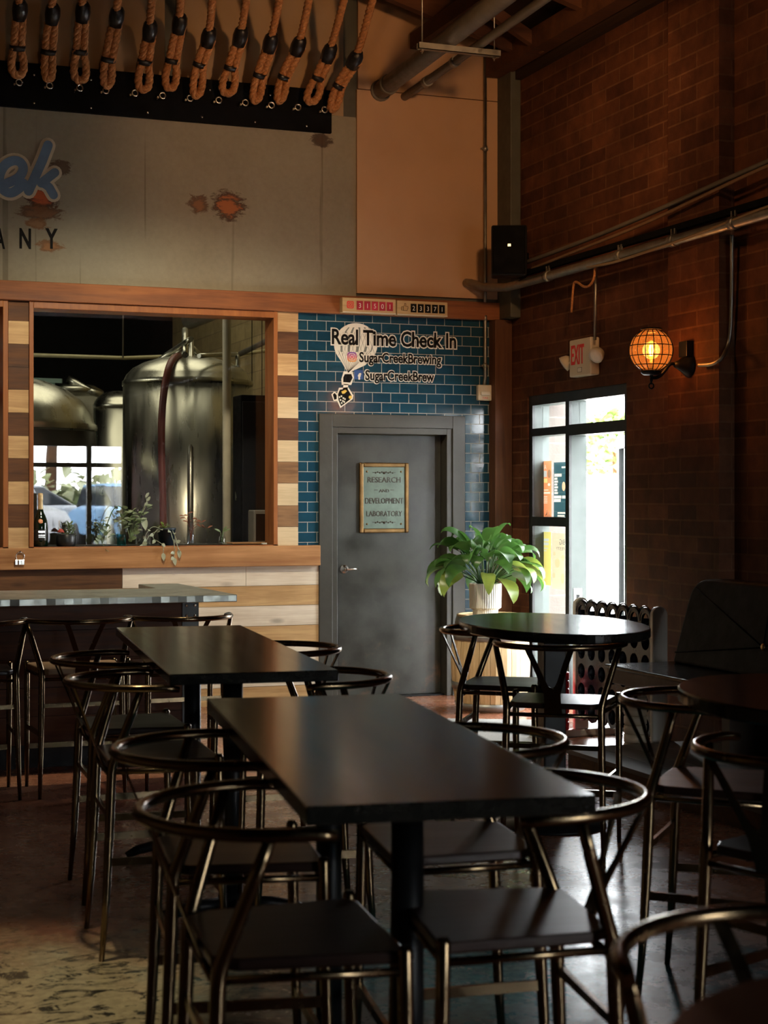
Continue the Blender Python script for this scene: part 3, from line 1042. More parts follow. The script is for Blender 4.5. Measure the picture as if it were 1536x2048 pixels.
def rect_table(px, label):
    w = [onz(a, b, TZ) for a, b in px]           # far-left, far-right, near-right, near-left
    c = sum(w, Vector()) / 4
    ang = math.atan2((w[0] - w[3] + w[1] - w[2]).y, (w[0] - w[3] + w[1] - w[2]).x) - PI / 2
    L = ((w[0] - w[3]).length + (w[1] - w[2]).length) / 2
    Wd = ((w[0] - w[1]).length + (w[3] - w[2]).length) / 2
    root = thing('dining_table', label, 'table', (c.x, c.y, 0), ang, 'rectangular dark tables')
    tp = MB()
    tp.b2((-Wd / 2, -L / 2, TZ - 0.038), (Wd / 2, L / 2, TZ))
    tp.build('tabletop', M['table'], root, 0.004)
    for s in (-1, 1):
        pedestal(root, 0, s * L * 0.27, TZ - 0.046)
    return root


rect_table([(408, 1397), (805, 1387), (1185, 1590), (622, 1614)], 'long rectangular black-stained table in the foreground')
rect_table([(229, 1255), (484, 1250), (671, 1339), (345, 1350)], 'rectangular black-stained table in the middle, between the front table and the bar')


def round_table(x, y, label, a=0.712, b=0.415, deg=82.0):
    """round-ended top, longer along the room than across it."""
    root = thing('round_table', label, 'table', (x, y, 0), R(deg - 90), 'round dark tables')
    tp = MB()
    n = 72
    rings = [(0.006, TZ - 0.045), (0.0, TZ - 0.039), (0.0, TZ - 0.005), (0.005, TZ)]
    vs = [((b - q) * math.cos(2 * PI * k / n), (a - q) * math.sin(2 * PI * k / n), z) for q, z in rings for k in range(n)]
    fs = [(i * n + k, i * n + (k + 1) % n, (i + 1) * n + (k + 1) % n, (i + 1) * n + k) for i in range(3) for k in range(n)]
    fs += [list(range(n))[::-1], list(range(3 * n, 4 * n))]
    tp.add(vs, fs)
    tp.build('tabletop', M['table'], root)
    MB().b2((-.055, -.055, 0.02), (.055, .055, TZ - .052)).build('column', M['iron'], root, .006)
    MB().lathe([(0.0, 0), (0.26, 0.0), (0.26, 0.012), (0.10, 0.03), (0.075, 0.06), (0, .06)], (0, 0, 0), 32).build('base', M['iron'], root)
    MB().b2((-.2, -.2, TZ - .052), (.2, .2, TZ - .044)).build('top_plate', M['iron'], root)
    return root


RT = round_table(3.52, 7.09, 'round dark table catching white light from the street door')
c2 = atd(1368, 1388, FPX * (EYE - TZ) / 388)
round_table(c2.x + 0.435 * CA, c2.y - 0.435 * SA, 'round dark table in shadow at the right edge of the photo', .60)
c3 = onz(1450, 2012, TZ)
round_table(c3.x + 0.20, c3.y - 0.30, 'dark table edge in the bottom right corner, blurred', .40, .40)

# --- bar
zb = 1.0
pR = onz(474, 1189, zb)
yb0 = pR.y
xe = pR.x
bl = onz(200, 1178.5, zb).y
pj = onz(318, 1165.5, zb)
bar = thing('bar_counter', 'L-shaped bar with a hammered zinc top and dark board front under the brewery window', 'bar', (0, yb0, 0), 0)
rnd = random.Random(3)
edge = []
xx = xe
while xx > -3.4:
    edge.append((xx, rnd.uniform(-0.006, 0.006)))
    xx -= 0.05
xj = onz(316, 1177, zb).x
ybk = onz(424, 1165.5, zb).y - yb0
poly = [(e[0], e[1]) for e in edge] + [(-3.4, bl - yb0), (xj, bl - yb0), (xj, ybk), (xe - .02, ybk)]
tp = MB().prism(poly[::-1], zb - 0.042, zb)
tp.build('bar_top', M['zinc'], bar, 0.004)
fr = MB()
fy = 0.36
for r in range(5):
    z1 = zb - 0.045 - r * 0.165
    fr.b2((-3.3, fy - 0.003 * (r % 2), z1 - 0.162), (xe - 0.17, fy + 0.03, z1))
fr.build('front_boards', M['bar_wood'], bar)
kb = MB()
kb.b2((-3.3, fy + .03, 0), (xe - .17, bl - yb0 - 0.03, zb - .045))
kb.build('bar_carcass', M['black'], bar)
MB().b2((-3.3, fy - 0.004, 0), (xe - .17, fy + .03, zb - .045 - 5 * .165)).build('kickboard', M['black'], bar)
for xx in (xe - 0.19, xe - 1.75):
    ps = MB()
    ps.b2((xx - .05, fy - 0.012, 0.0), (xx + 0.05, fy - 0.002, zb - .045))
    po = ps.build('corner_plate', M['frame_blk'], bar)
    for z in (0.92, 0.86, 0.6, 0.3):
        for q in (-.025, .025):
            MB().sphere((xx + q, fy - .013, z), 0.009, 8, 5).build('rivet', M['chrome'], po)

stool(1.563, 8.81, 89, 'metal stool with a pale woven seat under the bar, second from the left', GB, stool_t)
stool(2.12, 8.83, 91, 'metal hoop-back stool under the right end of the bar', GB)
stool(1.01, 8.82, 92, 'metal stool under the bar, half cut off by the left edge of the photo', GB)

# --- banquette on a low platform in the dark corner
pf_z = 0.13
q0, q1 = onz(1130, 1497, pf_z), onz(1209, 1532, pf_z)
plt = thing('platform', 'low grey wooden platform under the banquette', 'platform', (q0.x, q0.y, 0))
pm = MB()
for i in range(6):
    pm.b2((0.002 + i * 0.19, -2.3, pf_z - 0.025), (0.188 + i * 0.19, 0.02, pf_z))
pm.build('deck_boards', M['platform'], plt, 0.002)
MB().b2((0.02, -2.28, 0.0), (1.12, 0.0, pf_z - .026)).build('riser', M['pl_dark'], plt)

sz = 0.63
s0 = onz(1214, 1328, sz)
bq = thing('banquette', 'black tufted banquette with gold buttons in the dark right corner', 'bench', (s0.x, s0.y, pf_z))
zl = sz - pf_z
MB().b2((0.0, -1.9, zl - 0.10), (1.05, 0.0, zl - 0.02)).build('seat_box', M['brownpanel'], bq, 0.004)
MB().b2((-0.012, -1.9, zl - 0.02), (0.62, 0.012, zl)).build('seat_board', M['vinyl'], bq, 0.005)
for yy in (-0.35, -1.6):
    MB().b2((0.55, yy - .04, 0.0), (0.95, yy + .04, zl - .10)).build('leg', M['brownpanel'], bq)
# reclined back: side profile swept along the wall with a rounded top corner
bkh = 1.105 - sz
poly = []
Lb = 1.85
for i in range(9):
    a = PI / 2 * i / 8
    poly.append((-0.09 + 0.09 * (1 - math.cos(PI / 2 - a)) - 0.0, 0))
outline = [(0, 0), (0.0, bkh - 0.10)]
for i in range(1, 9):
    a = PI / 2 * i / 8
    outline.append((-0.13 * (1 - math.cos(a)), bkh - 0.10 + 0.10 * math.sin(a)))
outline += [(-Lb, bkh), (-Lb, 0)]
lean = 0.30
Mb = Matrix(((0, lean, 1, 0.38), (1, 0, 0, -0.06), (0, 1, 0, zl), (0, 0, 0, 1)))
bk = MB().prism(outline, 0.0, 0.16, Mb).build('back_cushion', M['leather'], bq, 0.02, segs=3)
sm = MB()
def bp(u, v): return Mb @ Vector((u, v, -0.002))
btn = onx(1528, 1288, s0.x + 0.43).y - s0.y + 0.06
uB, vB = btn, 0.155
for (u2, v2) in [(-0.05, bkh - .05), (-0.01, 0.06), (-0.8, bkh - .03), (uB - .62, 0.08), (uB - .65, vB + .25)]:
    sm.tube([bp(uB, vB), bp((uB + u2) / 2, (vB + v2) / 2), bp(u2, v2)], 0.004, 6)
sm.build('tufting_seams', M['matte_black'], bq)
for (u, v) in ((uB, vB), (uB - .65, vB + .02), (uB - 1.2, vB)):
    MB().sphere(bp(u, v), 0.02, 12, 8, sc=(0.5, 1, 1)).build('button', M['gold'], bq)
# ================================================================== ON THE WALLS
def resample(pts, step):
    out = [Vector(pts[0])]
    for a, b in zip(pts[:-1], pts[1:]):
        a, b = Vector(a), Vector(b)
        n = max(1, int((b - a).length / step))
        for i in range(1, n + 1):
            out.append(a.lerp(b, i / n))
    return out


def smooth_pts(pts, it=2):
    pts = [Vector(p) for p in pts]
    for _ in range(it):
        q = [pts[0]]
        for a, b in zip(pts[:-1], pts[1:]):
            q += [a.lerp(b, 0.25), a.lerp(b, 0.75)]
        q.append(pts[-1])
        pts = q
    return pts


def twisted(mb, pts, r, pitch=0.13, step=0.018, seg=6):
    pts = resample(smooth_pts(pts, 2), step)
    n = len(pts)
    x = Vector((1, 0.2, 0))
    L = 0
    strands = [[], [], []]
    for i in range(n):
        t = (pts[min(i + 1, n - 1)] - pts[max(i - 1, 0)]).normalized()
        x = (x - t * x.dot(t)).normalized()
        y = t.cross(x)
        if i: L += (pts[i] - pts[i - 1]).length
        for k in range(3):
            a = 2 * PI * (L / pitch + k / 3)
            strands[k].append(pts[i] + (x * math.cos(a) + y * math.sin(a)) * r * 0.46)
    for s in strands:
        mb.tube(s, r * 0.60, seg)


# black steel board with bolts and eyebolts, the ropes tied to it
xb1 = ony(659, 200).x
board = thing('rope_anchor_board', 'long black board bolted high on the wall where the ropes are tied', 'board', (0, YW - 0.02, 4.373))
MB().b2((XL + .05, -0.035, 0), (xb1, 0, 0.327)).build('board', M['matte_black'], board, 0.003)
for (px, py) in [(68, 150), (182, 160), (68, 206), (182, 216), (295, 225), (404, 234), (510, 244), (613, 252), (540, 190), (420, 180)]:
    p = ony(px, py, YW - .055)
    MB().sphere((p.x, -0.037, p.z - 4.373), 0.010, 8, 5).build('bolt', M['chrome'], board)
RP = [((35, 155), (35, 95), (40, 10), (44, -60)), ((97, 163), (97, 103), (106, 18), (112, -60)), ((160, 166), (160, 103), (166, 14), (172, -60)), ((214, 176), (217, 119), (236, 24), (243, -60)),
      ((286, 184), (290, 123), (302, 52), (305, 0)), ((339, 181), (345, 121), (362, 38), (363, 0)), ((392, 196), (400, 128), (422, 66), (425, 0)), ((454, 191), (462, 135), (485, 64), (493, 0)),
      ((510, 206), (520, 150), (545, 77), (559, 0)), ((558, 206), (568, 154), (602, 84), (618, 0)), ((620, 208), (637, 155), (663, 98), (688, 0)), ((664, 223), (678, 172), (716, 112), (745, 0))]
HK = [(27, 172), (88, 178), (148, 183), (200, 188), (258, 193), (313, 198), (368, 203), (425, 207), (478, 212), (530, 217), (583, 221), (636, 226)]
for i, ((hx, hy), (rb, bb, tt, uu)) in enumerate(zip(HK, RP)):
    p = ony(hx, hy, YW - .06)
    eb = MB()
    z = p.z - 4.373
    eb.tube([(p.x, -0.03, z), (p.x, -0.10, z)], 0.008, 6)
    eb.tube([(p.x + 0.03 + 0.022 * math.cos(a), -0.11, z + 0.012 + 0.022 * math.sin(a)) for a in [2 * PI * k / 12 for k in range(12)]], 0.006, 6, closed=True)
    eb.build('eyebolt', M['chrome'], board)
    Yb = YW - 0.15
    Bt = ony(rb[0], rb[1], Yb)
    Bd = ony(bb[0], bb[1], Yb - 0.09)
    Tp = ony(tt[0], tt[1], Yb - 0.25)
    Up = ony(uu[0], uu[1], Yb - 0.25 - 0.0042 * (tt[1] - uu[1]))
    dirn = (Up - Tp).normalized()
    k = ['first', 'second', 'third', 'fourth', 'fifth', 'sixth', 'seventh', 'eighth', 'ninth', 'tenth', 'eleventh', 'twelfth'][i]
    rp = thing('hanging_rope', 'thick brown rope tied to the black board, %s from the left of twelve' % k, 'rope', tuple(Bt), 0, 'row of ropes over the bar')
    o_ = Bt.copy()
    end = Tp + dirn * min(2.6, (ROOFZ(Tp.x) - 0.05 - Tp.z) / max(0.3, dirn.z))
    rw = 0.030
    nx = Vector((1, 0, 0))
    wide = [0.038, 0.022, 0.04, 0.024, 0.036, 0.034, 0.028, 0.042, 0.024, 0.022, 0.04, 0.022][i]
    mid = Bt.lerp(Bd, 0.5)
    path = [end, Tp.lerp(end, .5), Tp + Vector((-0.004, 0, 0)), Tp.lerp(Bd, .4) - nx * 0.026, Bd - nx * 0.024, mid - nx * (wide + 0.008), Bt.lerp(Bd, .15) - nx * wide, Bt + Vector((0, 0, .012)),
            Bt.lerp(Bd, .15) + nx * wide, mid + nx * (wide + 0.008), Bd + nx * 0.024, Tp.lerp(Bd, .4) + nx * 0.026, Tp + Vector((0.012, 0, -0.04))]
    mb = MB()
    twisted(mb, [q - o_ for q in path], rw)
    mb.build('rope', M['rope'], rp)
    t1, t2 = Tp + dirn * 0.05 - o_, Tp + (Bd - Tp).normalized() * 0.10 - o_
    MB().tube([t1, t1.lerp(t2, .2), t1.lerp(t2, .55), t2], [0.034, 0.052, 0.058, 0.050], 7).build('tape_wrap', M['tape'], rp)
    dd = (Tp - Bd).normalized() * 0.018
    MB().tube([Bd - dd - o_, Bd + dd - o_], 0.058, 10, flat=0.7).build('band', M['tape'], rp)

# painted lettering on the mural board
LY = [0.0]
def disc(mb, c, r, y, n=14, th=0.0006):
    LY[0] += 0.00004
    y = y - LY[0]
    vs = [(c[0] + r * math.cos(2 * PI * k / n), y, c[1] + r * math.sin(2 * PI * k / n)) for k in range(n)]
    mb.add(vs, [list(range(n))])


def stroke(mb, pts, w, y):
    pts = [Vector((p[0], p[1])) for p in pts]
    for a, b in zip(pts[:-1], pts[1:]):
        d = (b - a).normalized()
        nrm = Vector((-d.y, d.x)) * w / 2
        LY[0] += 0.00004
        mb.add([(q.x, y - LY[0], q.y) for q in (a + nrm, b + nrm, b - nrm, a - nrm)], [(0, 1, 2, 3)])
        disc(mb, a, w / 2, y)
    disc(mb, pts[-1], w / 2, y)


def c5(x, y):
    p = ony(x / 5.12, 240 + y / 5.12, YW - .012)
    return (p.x, p.z)


kx = 12.0 / FPX / 5.12 * 1.04
sign = thing('painted_wall_sign', 'blue script letters over black capitals painted at the left of the weathered wall board', 'sign', (0, 0, 0))
ew = smooth_pts([Vector(c5(*q)).to_3d() for q in [(70, 650), (190, 600), (245, 510), (215, 430), (130, 410), (30, 470), (-20, 600), (20, 720), (110, 760), (200, 700), (240, 650)]], 2)
cream = plain('cream_paint', (0.62, 0.54, 0.38), 0.6)
blue = plain('faded_blue_paint', (0.12, 0.20, 0.30), 0.6, var=0.2)
for nm, w, y, m in (('outline', 150, YW - .0135, cream), ('script_letter', 92, YW - .0145, blue)):
    mb = MB(); stroke(mb, ew, w * kx, y)
    mb.build(nm, m, sign)
    mb = MB()
    stroke(mb, [c5(490, 260), c5(430, 420), c5(345, 610), c5(290, 730)], w * kx, y - .0004)
    stroke(mb, [c5(560, 540), c5(420, 650)], w * kx * .95, y - .0004)
    stroke(mb, [c5(430, 640), c5(500, 690), c5(545, 770)], w * kx * .95, y - .0004)
    mb.build(nm, m, sign)
for ch, xc, wpx in (('A', -0.5, 20), ('N', 50.5, 22), ('Y', 103, 24)):
    p = ony(xc, 496, YW - .0135)
    tx = text('capital_letter', ch, 0.146, M['ink'], sign, (p.x, p.y, p.z), ext=0.0006, align='CENTER', off=0.006)
    tx.scale.x = (wpx * 12.05 / FPX / 0.97) / text_width(tx)

# --- follower counters on the beam
def counter(px0, px1, pt, pb, label, digits, tilem, logo):
    yf = YW - 0.135
    a, b = ony(px0, pb, yf), ony(px1, pb, yf)
    top = ony(px0, pt, yf).z
    w, h = b.x - a.x, top - a.z
    root = thing('flip_counter', label, 'counter', (a.x, yf, a.z), 0, 'pair of flip counters')
    MB().b2((0.002, 0, 0), (w - .002, 0.065, h)).build('case', M['ply'], root, 0.006)
    MB().b2((0.006, -0.006, 0.0), (w - .006, 0.0, 0.008)).build('ledge', M['white_pl'], root)
    for i, ch in enumerate(digits):
        cx = w * (0.325 + 0.1385 * i)
        t = MB().b2((cx - w * .056, -0.004, h * .5 - h * .29), (cx + w * .056, 0.0, h * .5 + h * .29)).build('digit_flap', tilem, root)
        text('digit', ch, h * 0.33, M['white'], t, (cx, -0.0042, h * .335), ext=0.0008, xs=0.9, align='CENTER')
    lg = MB()
    cx, cz, s = w * .152, h * .52, h * .24
    if logo == 'camera':
        rr = lambda k: [(cx + x * s * k, cz + z * s * k) for x, z in [(-1, -.6), (-.9, -.9), (-.6, -1), (.6, -1), (.9, -.9), (1, -.6), (1, .6), (.9, .9), (.6, 1), (-.6, 1), (-.9, .9), (-1, .6)]]
        FX = Matrix(((1, 0, 0, 0), (0, 0, -1, 0), (0, 1, 0, 0), (0, 0, 0, 1)))
        lg.prism(rr(1.0), 0.0, 0.003, FX, 0)
        l2 = rr(0.68)
        lg.tube([(x, -0.0035, z) for x, z in l2], s * .07, 6, True, 1)
        lg.tube([(cx + s * .33 * math.cos(a), -0.0035, cz + s * .33 * math.sin(a)) for a in [2 * PI * k / 14 for k in range(14)]], s * .07, 6, True, 1)
        lg.sphere((cx + s * .42, -0.0035, cz + s * .42), s * .07, 6, 4, 1)
        lg.build('logo', [M['red'], M['ply']], root)
    else:
        hand = [(-1, -.8), (-1, .15), (-.45, .15), (-.05, .55), (.0, 1.15), (.2, 1.2), (.38, .95), (.28, .3), (1.0, .3), (1.05, .0), (.95, -.3), (.88, -.6), (.75, -.85), (-.45, -.85), (-.45, -.8)]
        pts = [(cx + x * s, -0.002, cz + z * s) for x, z in hand]
        lg.tube(pts, s * .06, 5, True)
        lg.tube([(cx - .45 * s, -0.002, cz + .15 * s), (cx - .45 * s, -0.002, cz - .8 * s)], s * .06, 5)
        lg.build('logo', M['ink'], root)
    return root


counter(684, 792.5, 594, 624.5, 'flip counter with white digits on red flaps, left of the pair on the beam', '31501', plain('crimson_flap', (0.36, 0.012, 0.035), 0.4, var=0.3), 'camera')
counter(793.5, 896, 600, 629.5, 'flip counter with white digits on black flaps, right of the pair on the beam', '23371', M['ink'], 'thumb')

# --- check-in decal on the tiles
YT = YW - 0.0125
dec = thing('wall_decal', 'white and black check-in lettering with a balloon emblem stuck on the blue tiles', 'decal', (0, 0, 0))
def decal_line(s, px0, px1, py, cap, nm):
    a, b = ony(px0, py, YT), ony(px1, py, YT)
    for (m, y, off, ex) in ((M['white'], YT - .003, 0.105 * cap, 0.0008), (M['ink'], YT - .0045, 0.032 * cap, 0.0008)):
        o = text(nm, s, cap, m, dec, (0, 0, 0), ext=ex, off=off)
        xs = [v.co.x for v in o.data.vertices]
        k = (b.x - a.x - (0.0 if y > YT - .004 else 0.018)) / (max(xs) - min(xs))
        o.scale.x = k
        o.scale.y = 1.12
        o.location = (a.x - min(xs) * k + (0 if y > YT - .004 else 0.009), y, a.z)
decal_line('Real Time Check In', 661, 914, 687.5, 0.108, 'lettering')
decal_line('SugarCreekBrewing', 716, 884, 723.5, 0.070, 'lettering')
decal_line('SugarCreekBrew', 728, 870, 759.5, 0.070, 'lettering')
FXd = Matrix(((1, 0, 0, 0), (0, 0, -1, 0), (0, 1, 0, 0), (0, 0, 0, 1)))
def d6(x, y):
    p = ony(640 + x / 5.297, 600 + y / 5.297, YT)
    return Vector((p.x, p.z))
def flat(mb, poly, y, mi=0):
    mb.prism([tuple(p) for p in poly], -y, -y + 0.0008, FXd, mi)
bl_ = MB()
outl = []
for i in range(25):
    a = R(-35 + 250 * i / 24)
    outl.append(d6(378 + 230 * math.cos(a), 470 - 225 * math.sin(a)))
outl = outl + [d6(230, 660), d6(296, 775), d6(480, 690)]
flat(bl_, outl, YT - .0008)
bl_.build('balloon', M['white'], dec)
gs = MB()
grey_ink = plain('grey_ink', (0.17, 0.19, 0.17), 0.5)
for off_, wd in ((-150, 22), (-70, 26), (25, 30), (115, 24), (180, 12)):
    pl = []
    for k in range(9):
        yy = 290 + 260 * k / 8
        hw = math.sqrt(max(0.0, 1 - ((yy - 470) / 230) ** 2)) if yy < 470 else 1 - 0.35 * ((yy - 470) / 230) ** 1.5
        pl.append((378 + off_ * hw - (yy - 470) * 0.12, yy, wd * hw * .5))
    flat(gs, [d6(x - w, y) for x, y, w in pl] + [d6(x + w, y) for x, y, w in pl[::-1]], YT - .0017)
gs.build('balloon_stripe', grey_ink, dec)
ln = MB()
for k in range(11):
    x = 190 + 36 * k
    p0, p1 = d6(x, 590 - abs(k - 5) * 12), d6(298, 770)
    ln.tube([(p0.x, YT - .0018, p0.y), (p1.x, YT - .0018, p1.y)], 0.0011, 4)
for k in range(9):
    for s in (-1, 1):
        x0 = 200 + 42 * k
        p0, p1 = d6(x0, 340), d6(x0 + s * 90, 590)
        q = [p0.lerp(p1, u) for u in (0, 1)]
        if 160 < x0 + s * 90 < 590:
            ln.tube([(p.x, YT - .0018, p.y) for p in q], 0.0009, 4)
ln.build('balloon_netting', M['ink'], dec)
bs = MB()
flat(bs, [d6(*q) for q in [(250, 755), (345, 760), (360, 820), (330, 900), (230, 900), (225, 840)]], YT - .001)
flat(bs, [d6(*q) for q in [(120, 1000), (150, 970), (180, 990), (200, 930), (300, 925), (352, 1010), (345, 1050), (215, 1145), (180, 1070), (145, 1070)]], YT - .001)
flat(bs, [d6(*q) for q in [(250, 890), (300, 890), (290, 960), (240, 960)]], YT - .001)
bs.build('emblem_backing', M['white'], dec)
bk_ = MB()
flat(bk_, [d6(*q) for q in [(262, 785), (330, 785), (345, 825), (318, 875), (245, 870), (245, 820)]], YT - .002)
flat(bk_, [d6(*q) for q in [(190, 1000), (210, 950), (290, 940), (335, 1015), (330, 1045), (222, 1125), (195, 1060)]], YT - .002)
flat(bk_, [d6(*q) for q in [(135, 1000), (155, 985), (175, 1010), (175, 1050), (150, 1058)]], YT - .002)
bk_.build('emblem_ink', M['ink'], dec)
sc_ = MB()
for (x, y) in [(205, 1030), (225, 1020), (245, 1040), (215, 1060), (240, 1070), (262, 1050), (228, 1092), (255, 1080)]:
    flat(sc_, [d6(x - 8, y - 9), d6(x + 9, y - 9), d6(x + 7, y + 9), d6(x - 5, y + 9)], YT - .003)
sc_.build('emblem_scales', M['white'], dec)
ey = MB()
flat(ey, [d6(320 + 18 * math.cos(a), 1030 + 18 * math.sin(a)) for a in [2 * PI * k / 12 for k in range(12)]], YT - .003)
flat(ey, [d6(*q) for q in [(225, 970), (265, 950), (285, 965), (260, 990), (235, 995)]], YT - .003)
ey.build('emblem_accents', plain('yellow_ink', (0.65, 0.45, 0.08), 0.5), dec)
def app_icon(px0, py0, px1, py1, camera):
    a, b = ony(px0, py1, YT), ony(px1, py0, YT)
    w, h = b.x - a.x, b.z - a.z
    cx, cz, s = (a.x + b.x) / 2, (a.z + b.z) / 2, min(w, h) / 2
    q = MB()
    k = 0.55 if camera else 0.92
    pl = [(-1, -k), (-.85 if camera else -1, -.85 if camera else -1), (-k, -1), (k, -1), (.85 if camera else 1, -.85 if camera else -1), (1, -k), (1, k), (.85 if camera else 1, .85 if camera else 1), (k, 1), (-k, 1), (-.85 if camera else -1, .85 if camera else 1), (-1, k)]
    flat(q, [(cx + x * s, cz + z * s) for x, z in pl], YT - .002)
    if camera:
        Ng = NT('orange_magenta_gradient_ink')
        g = Ng.n('ShaderNodeSeparateXYZ', {0: Ng.coords('Generated')}).outputs[2]
        Ng.set(Base_Color=Ng.ramp(g, [(0.0, (0.75, 0.36, 0.08)), (0.5, (0.60, 0.07, 0.13)), (1.0, (0.16, 0.08, 0.40))]), Roughness=0.4)
        r_ = q.build('app_icon', Ng.mat, dec)
        g2 = MB()
        yv = YT - .003
        g2.tube([(cx + x * s * .66, yv, cz + z * s * .66) for x, z in pl], s * .075, 5, True)
        g2.tube([(cx + s * .33 * math.cos(t), yv, cz + s * .33 * math.sin(t)) for t in [2 * PI * k / 14 for k in range(14)]], s * .075, 5, True)
        g2.sphere((cx + s * .4, yv, cz + s * .4), s * .08, 6, 4)
        g2.build('icon_mark', M['white'], r_)
    else:
        r_ = q.build('app_icon', plain('social_blue_ink', (0.025, 0.075, 0.24), 0.4), dec)
        t = text('icon_mark', 'f', s * 1.25, M['white'], r_, (cx + s * .12, YT - .0032, cz - s * .95), ext=0.0008, off=0.004, align='CENTER')
app_icon(694.5, 704.5, 713, 723.5, True)
app_icon(708, 740, 726.5, 758.5, False)

# --- plaque on the door
yp = YW + 0.10
a, b = ony(717, 1066, yp), ony(816, 926, yp)
w, h = b.x - a.x, b.z - a.z
pq = thing('door_plaque', 'bronze framed plaque lettered for the laboratory on the charcoal door', 'plaque', (a.x, yp, a.z))
fr = MB()
fw = 0.035
for (p0, p1) in (((0, 0), (fw, h)), ((w - fw, 0), (w, h)), ((fw, 0), (w - fw, fw)), ((fw, h - fw), (w - fw, h))):
    fr.b2((p0[0], -0.028, p0[1]), (p1[0], 0, p1[1]))
fr.build('frame', M['brass'], pq, 0.010)
MB().b2((fw, -0.016, fw), (w - fw, 0, h - fw)).build('plate', M['plaque'], pq)
for (s, py, cap, frac) in (('RESEARCH', 965, 0.045, .80), ('AND', 984.5, 0.025, .24), ('DEVELOPMENT', 1007, 0.046, .92), ('LABORATORY', 1032.5, 0.044, .86)):
    z = ony(766, py, yp).z - a.z
    o = text('lettering', s, cap, M['plaque_text'], pq, (w / 2, -0.016, z), ext=0.004, align='CENTER')
    o.scale.x = (w - 2 * fw) * frac / text_width(o)
orn = MB()
for py in (945, 1044.5):
    z = ony(766, py, yp).z - a.z
    orn.bar((w * .27, -0.017, z), (w * .73, -0.017, z), 0.004, 0.004)
    for k in range(9):
        orn.sphere((w * (.33 + .0425 * k), -0.018, z + (0.004 if k % 2 else -0.003)), 0.006 if k != 4 else 0.010, 8, 5)
z = ony(766, 980, yp).z - a.z
for s in (-1, 1):
    orn.bar((w / 2 + s * w * .13, -.017, z), (w / 2 + s * w * .2, -.017, z), .004, .004)
orn.build('ornament', M['plaque_text'], pq)
sc_ = MB()
for x in (fw + .03, w - fw - .03):
    for z in (fw + .035, h - fw - .035):
        sc_.sphere((x, -0.017, z), 0.008, 8, 5)
sc_.build('screws', M['brass'], pq)

# --- fire alarm strobe and its conduit
p = ony(966, 786, YT)
fa = thing('fire_alarm', 'white fire alarm strobe at the end of the vertical conduit beside the blue tiles', 'fire alarm', (p.x, YW - 0.012, p.z))
MB().b2((-0.06, -0.045, -0.062), (0.06, 0, 0.062)).build('housing', M['white_pl'], fa, 0.008)
MB().box((0, -0.052, -0.005), (0.085, 0.02, 0.032)).build('strobe_lens', plain('clear_strobe', (0.72, 0.72, 0.62), 0.1), fa, 0.008, segs=3)
text('lettering', 'FIRE', 0.016, M['red'], fa, (0, -0.046, -0.05), ext=0.0008, align='CENTER', spacing=1.2)
pc0, pc1 = ony(965, 770, YW - .05), ony(968, 95, YW - .05)
cd = thing('conduit', 'thin vertical steel conduit running down the tan panel to the fire alarm', 'conduit', (p.x, YW - .055, 0))
MB().tube([(0, 0.02, p.z + .06), (0, 0, p.z + .12), (0, 0, 3.0), (0, 0, 5.25)], 0.014, 8).build('pipe', M['galv'], cd)
cpl = MB()
for z in (3.0, 4.35, 2.62):
    cpl.tube([(0, 0, z - .02), (0, 0, z + .02)], 0.019, 8)
    cpl.b2((-.03, 0.0, z - .008), (.03, 0.04, z + .008))
cpl.build('strap', M['galv'], cd)

# --- pipes under the roof with their hanger
zp = 4.74
pp = thing('ceiling_pipe', 'thick grey pipe slanting out of the tan panel under the roof', 'pipe', (4.5, YW, zp))
MB().tube([(0, -0.03, 0), (-0.07, -1.6, 0), (-.2, -4.5, 0), (-.5, -12, 0.1)], 0.068, 16).build('pipe', M['grey_pipe'], pp)
MB().tube([(-0.005, -0.20, 0), (-0.008, -0.26, 0)], 0.078, 16).build('coupling', M['grey_pipe'], pp)
MB().tube([(0.0, -0.03, 0), (0.0, -0.05, 0)], 0.085, 16).build('wall_flange', M['grey_pipe'], pp)
pp2 = thing('ceiling_pipe', 'thin grey pipe running beside the thick one under the roof', 'pipe', (4.70, YW, zp - .03))
MB().tube([(0, -0.03, 0), (-0.05, -1.6, 0), (-.16, -4.5, 0), (-.45, -12, 0.1)], 0.032, 12).build('pipe', M['grey_pipe'], pp2)
for (a_, b_, r_) in (((-.012, -0.5, 0), (-.013, -0.56, 0), .042), ((-.035, -1.1, 0), (-.037, -1.16, 0), .040)):
    MB().tube([a_, b_], r_, 10).build('coupling', M['galv'], pp2)
hg = thing('pipe_hanger', 'slotted steel channel hung on two rods under the grey pipes', 'hanger', (4.43, YW - 1.62, zp - .09))
hx0, hx1 = -0.25, 0.36
ch = MB()
ch.b2((hx0, -.022, -.022), (hx1, .022, -.017)); ch.b2((hx0, -.022, -.022), (hx1, -.018, .022)); ch.b2((hx0, .018, -.022), (hx1, .022, .022))
ch.build('channel', M['galv'], hg)
for x in (hx0 + .03, hx1 - .04):
    MB().tube([(x, 0, -.05), (x, 0, ROOFZ(4.43 + x) - zp + .05)], 0.006, 6).build('rod', M['galv'], hg)
    MB().lathe([(0, -.035), (.014, -.035), (.014, -.022), (0, -.022)], (x, 0, 0), 6, smooth=False).build('nut', M['chrome'], hg)

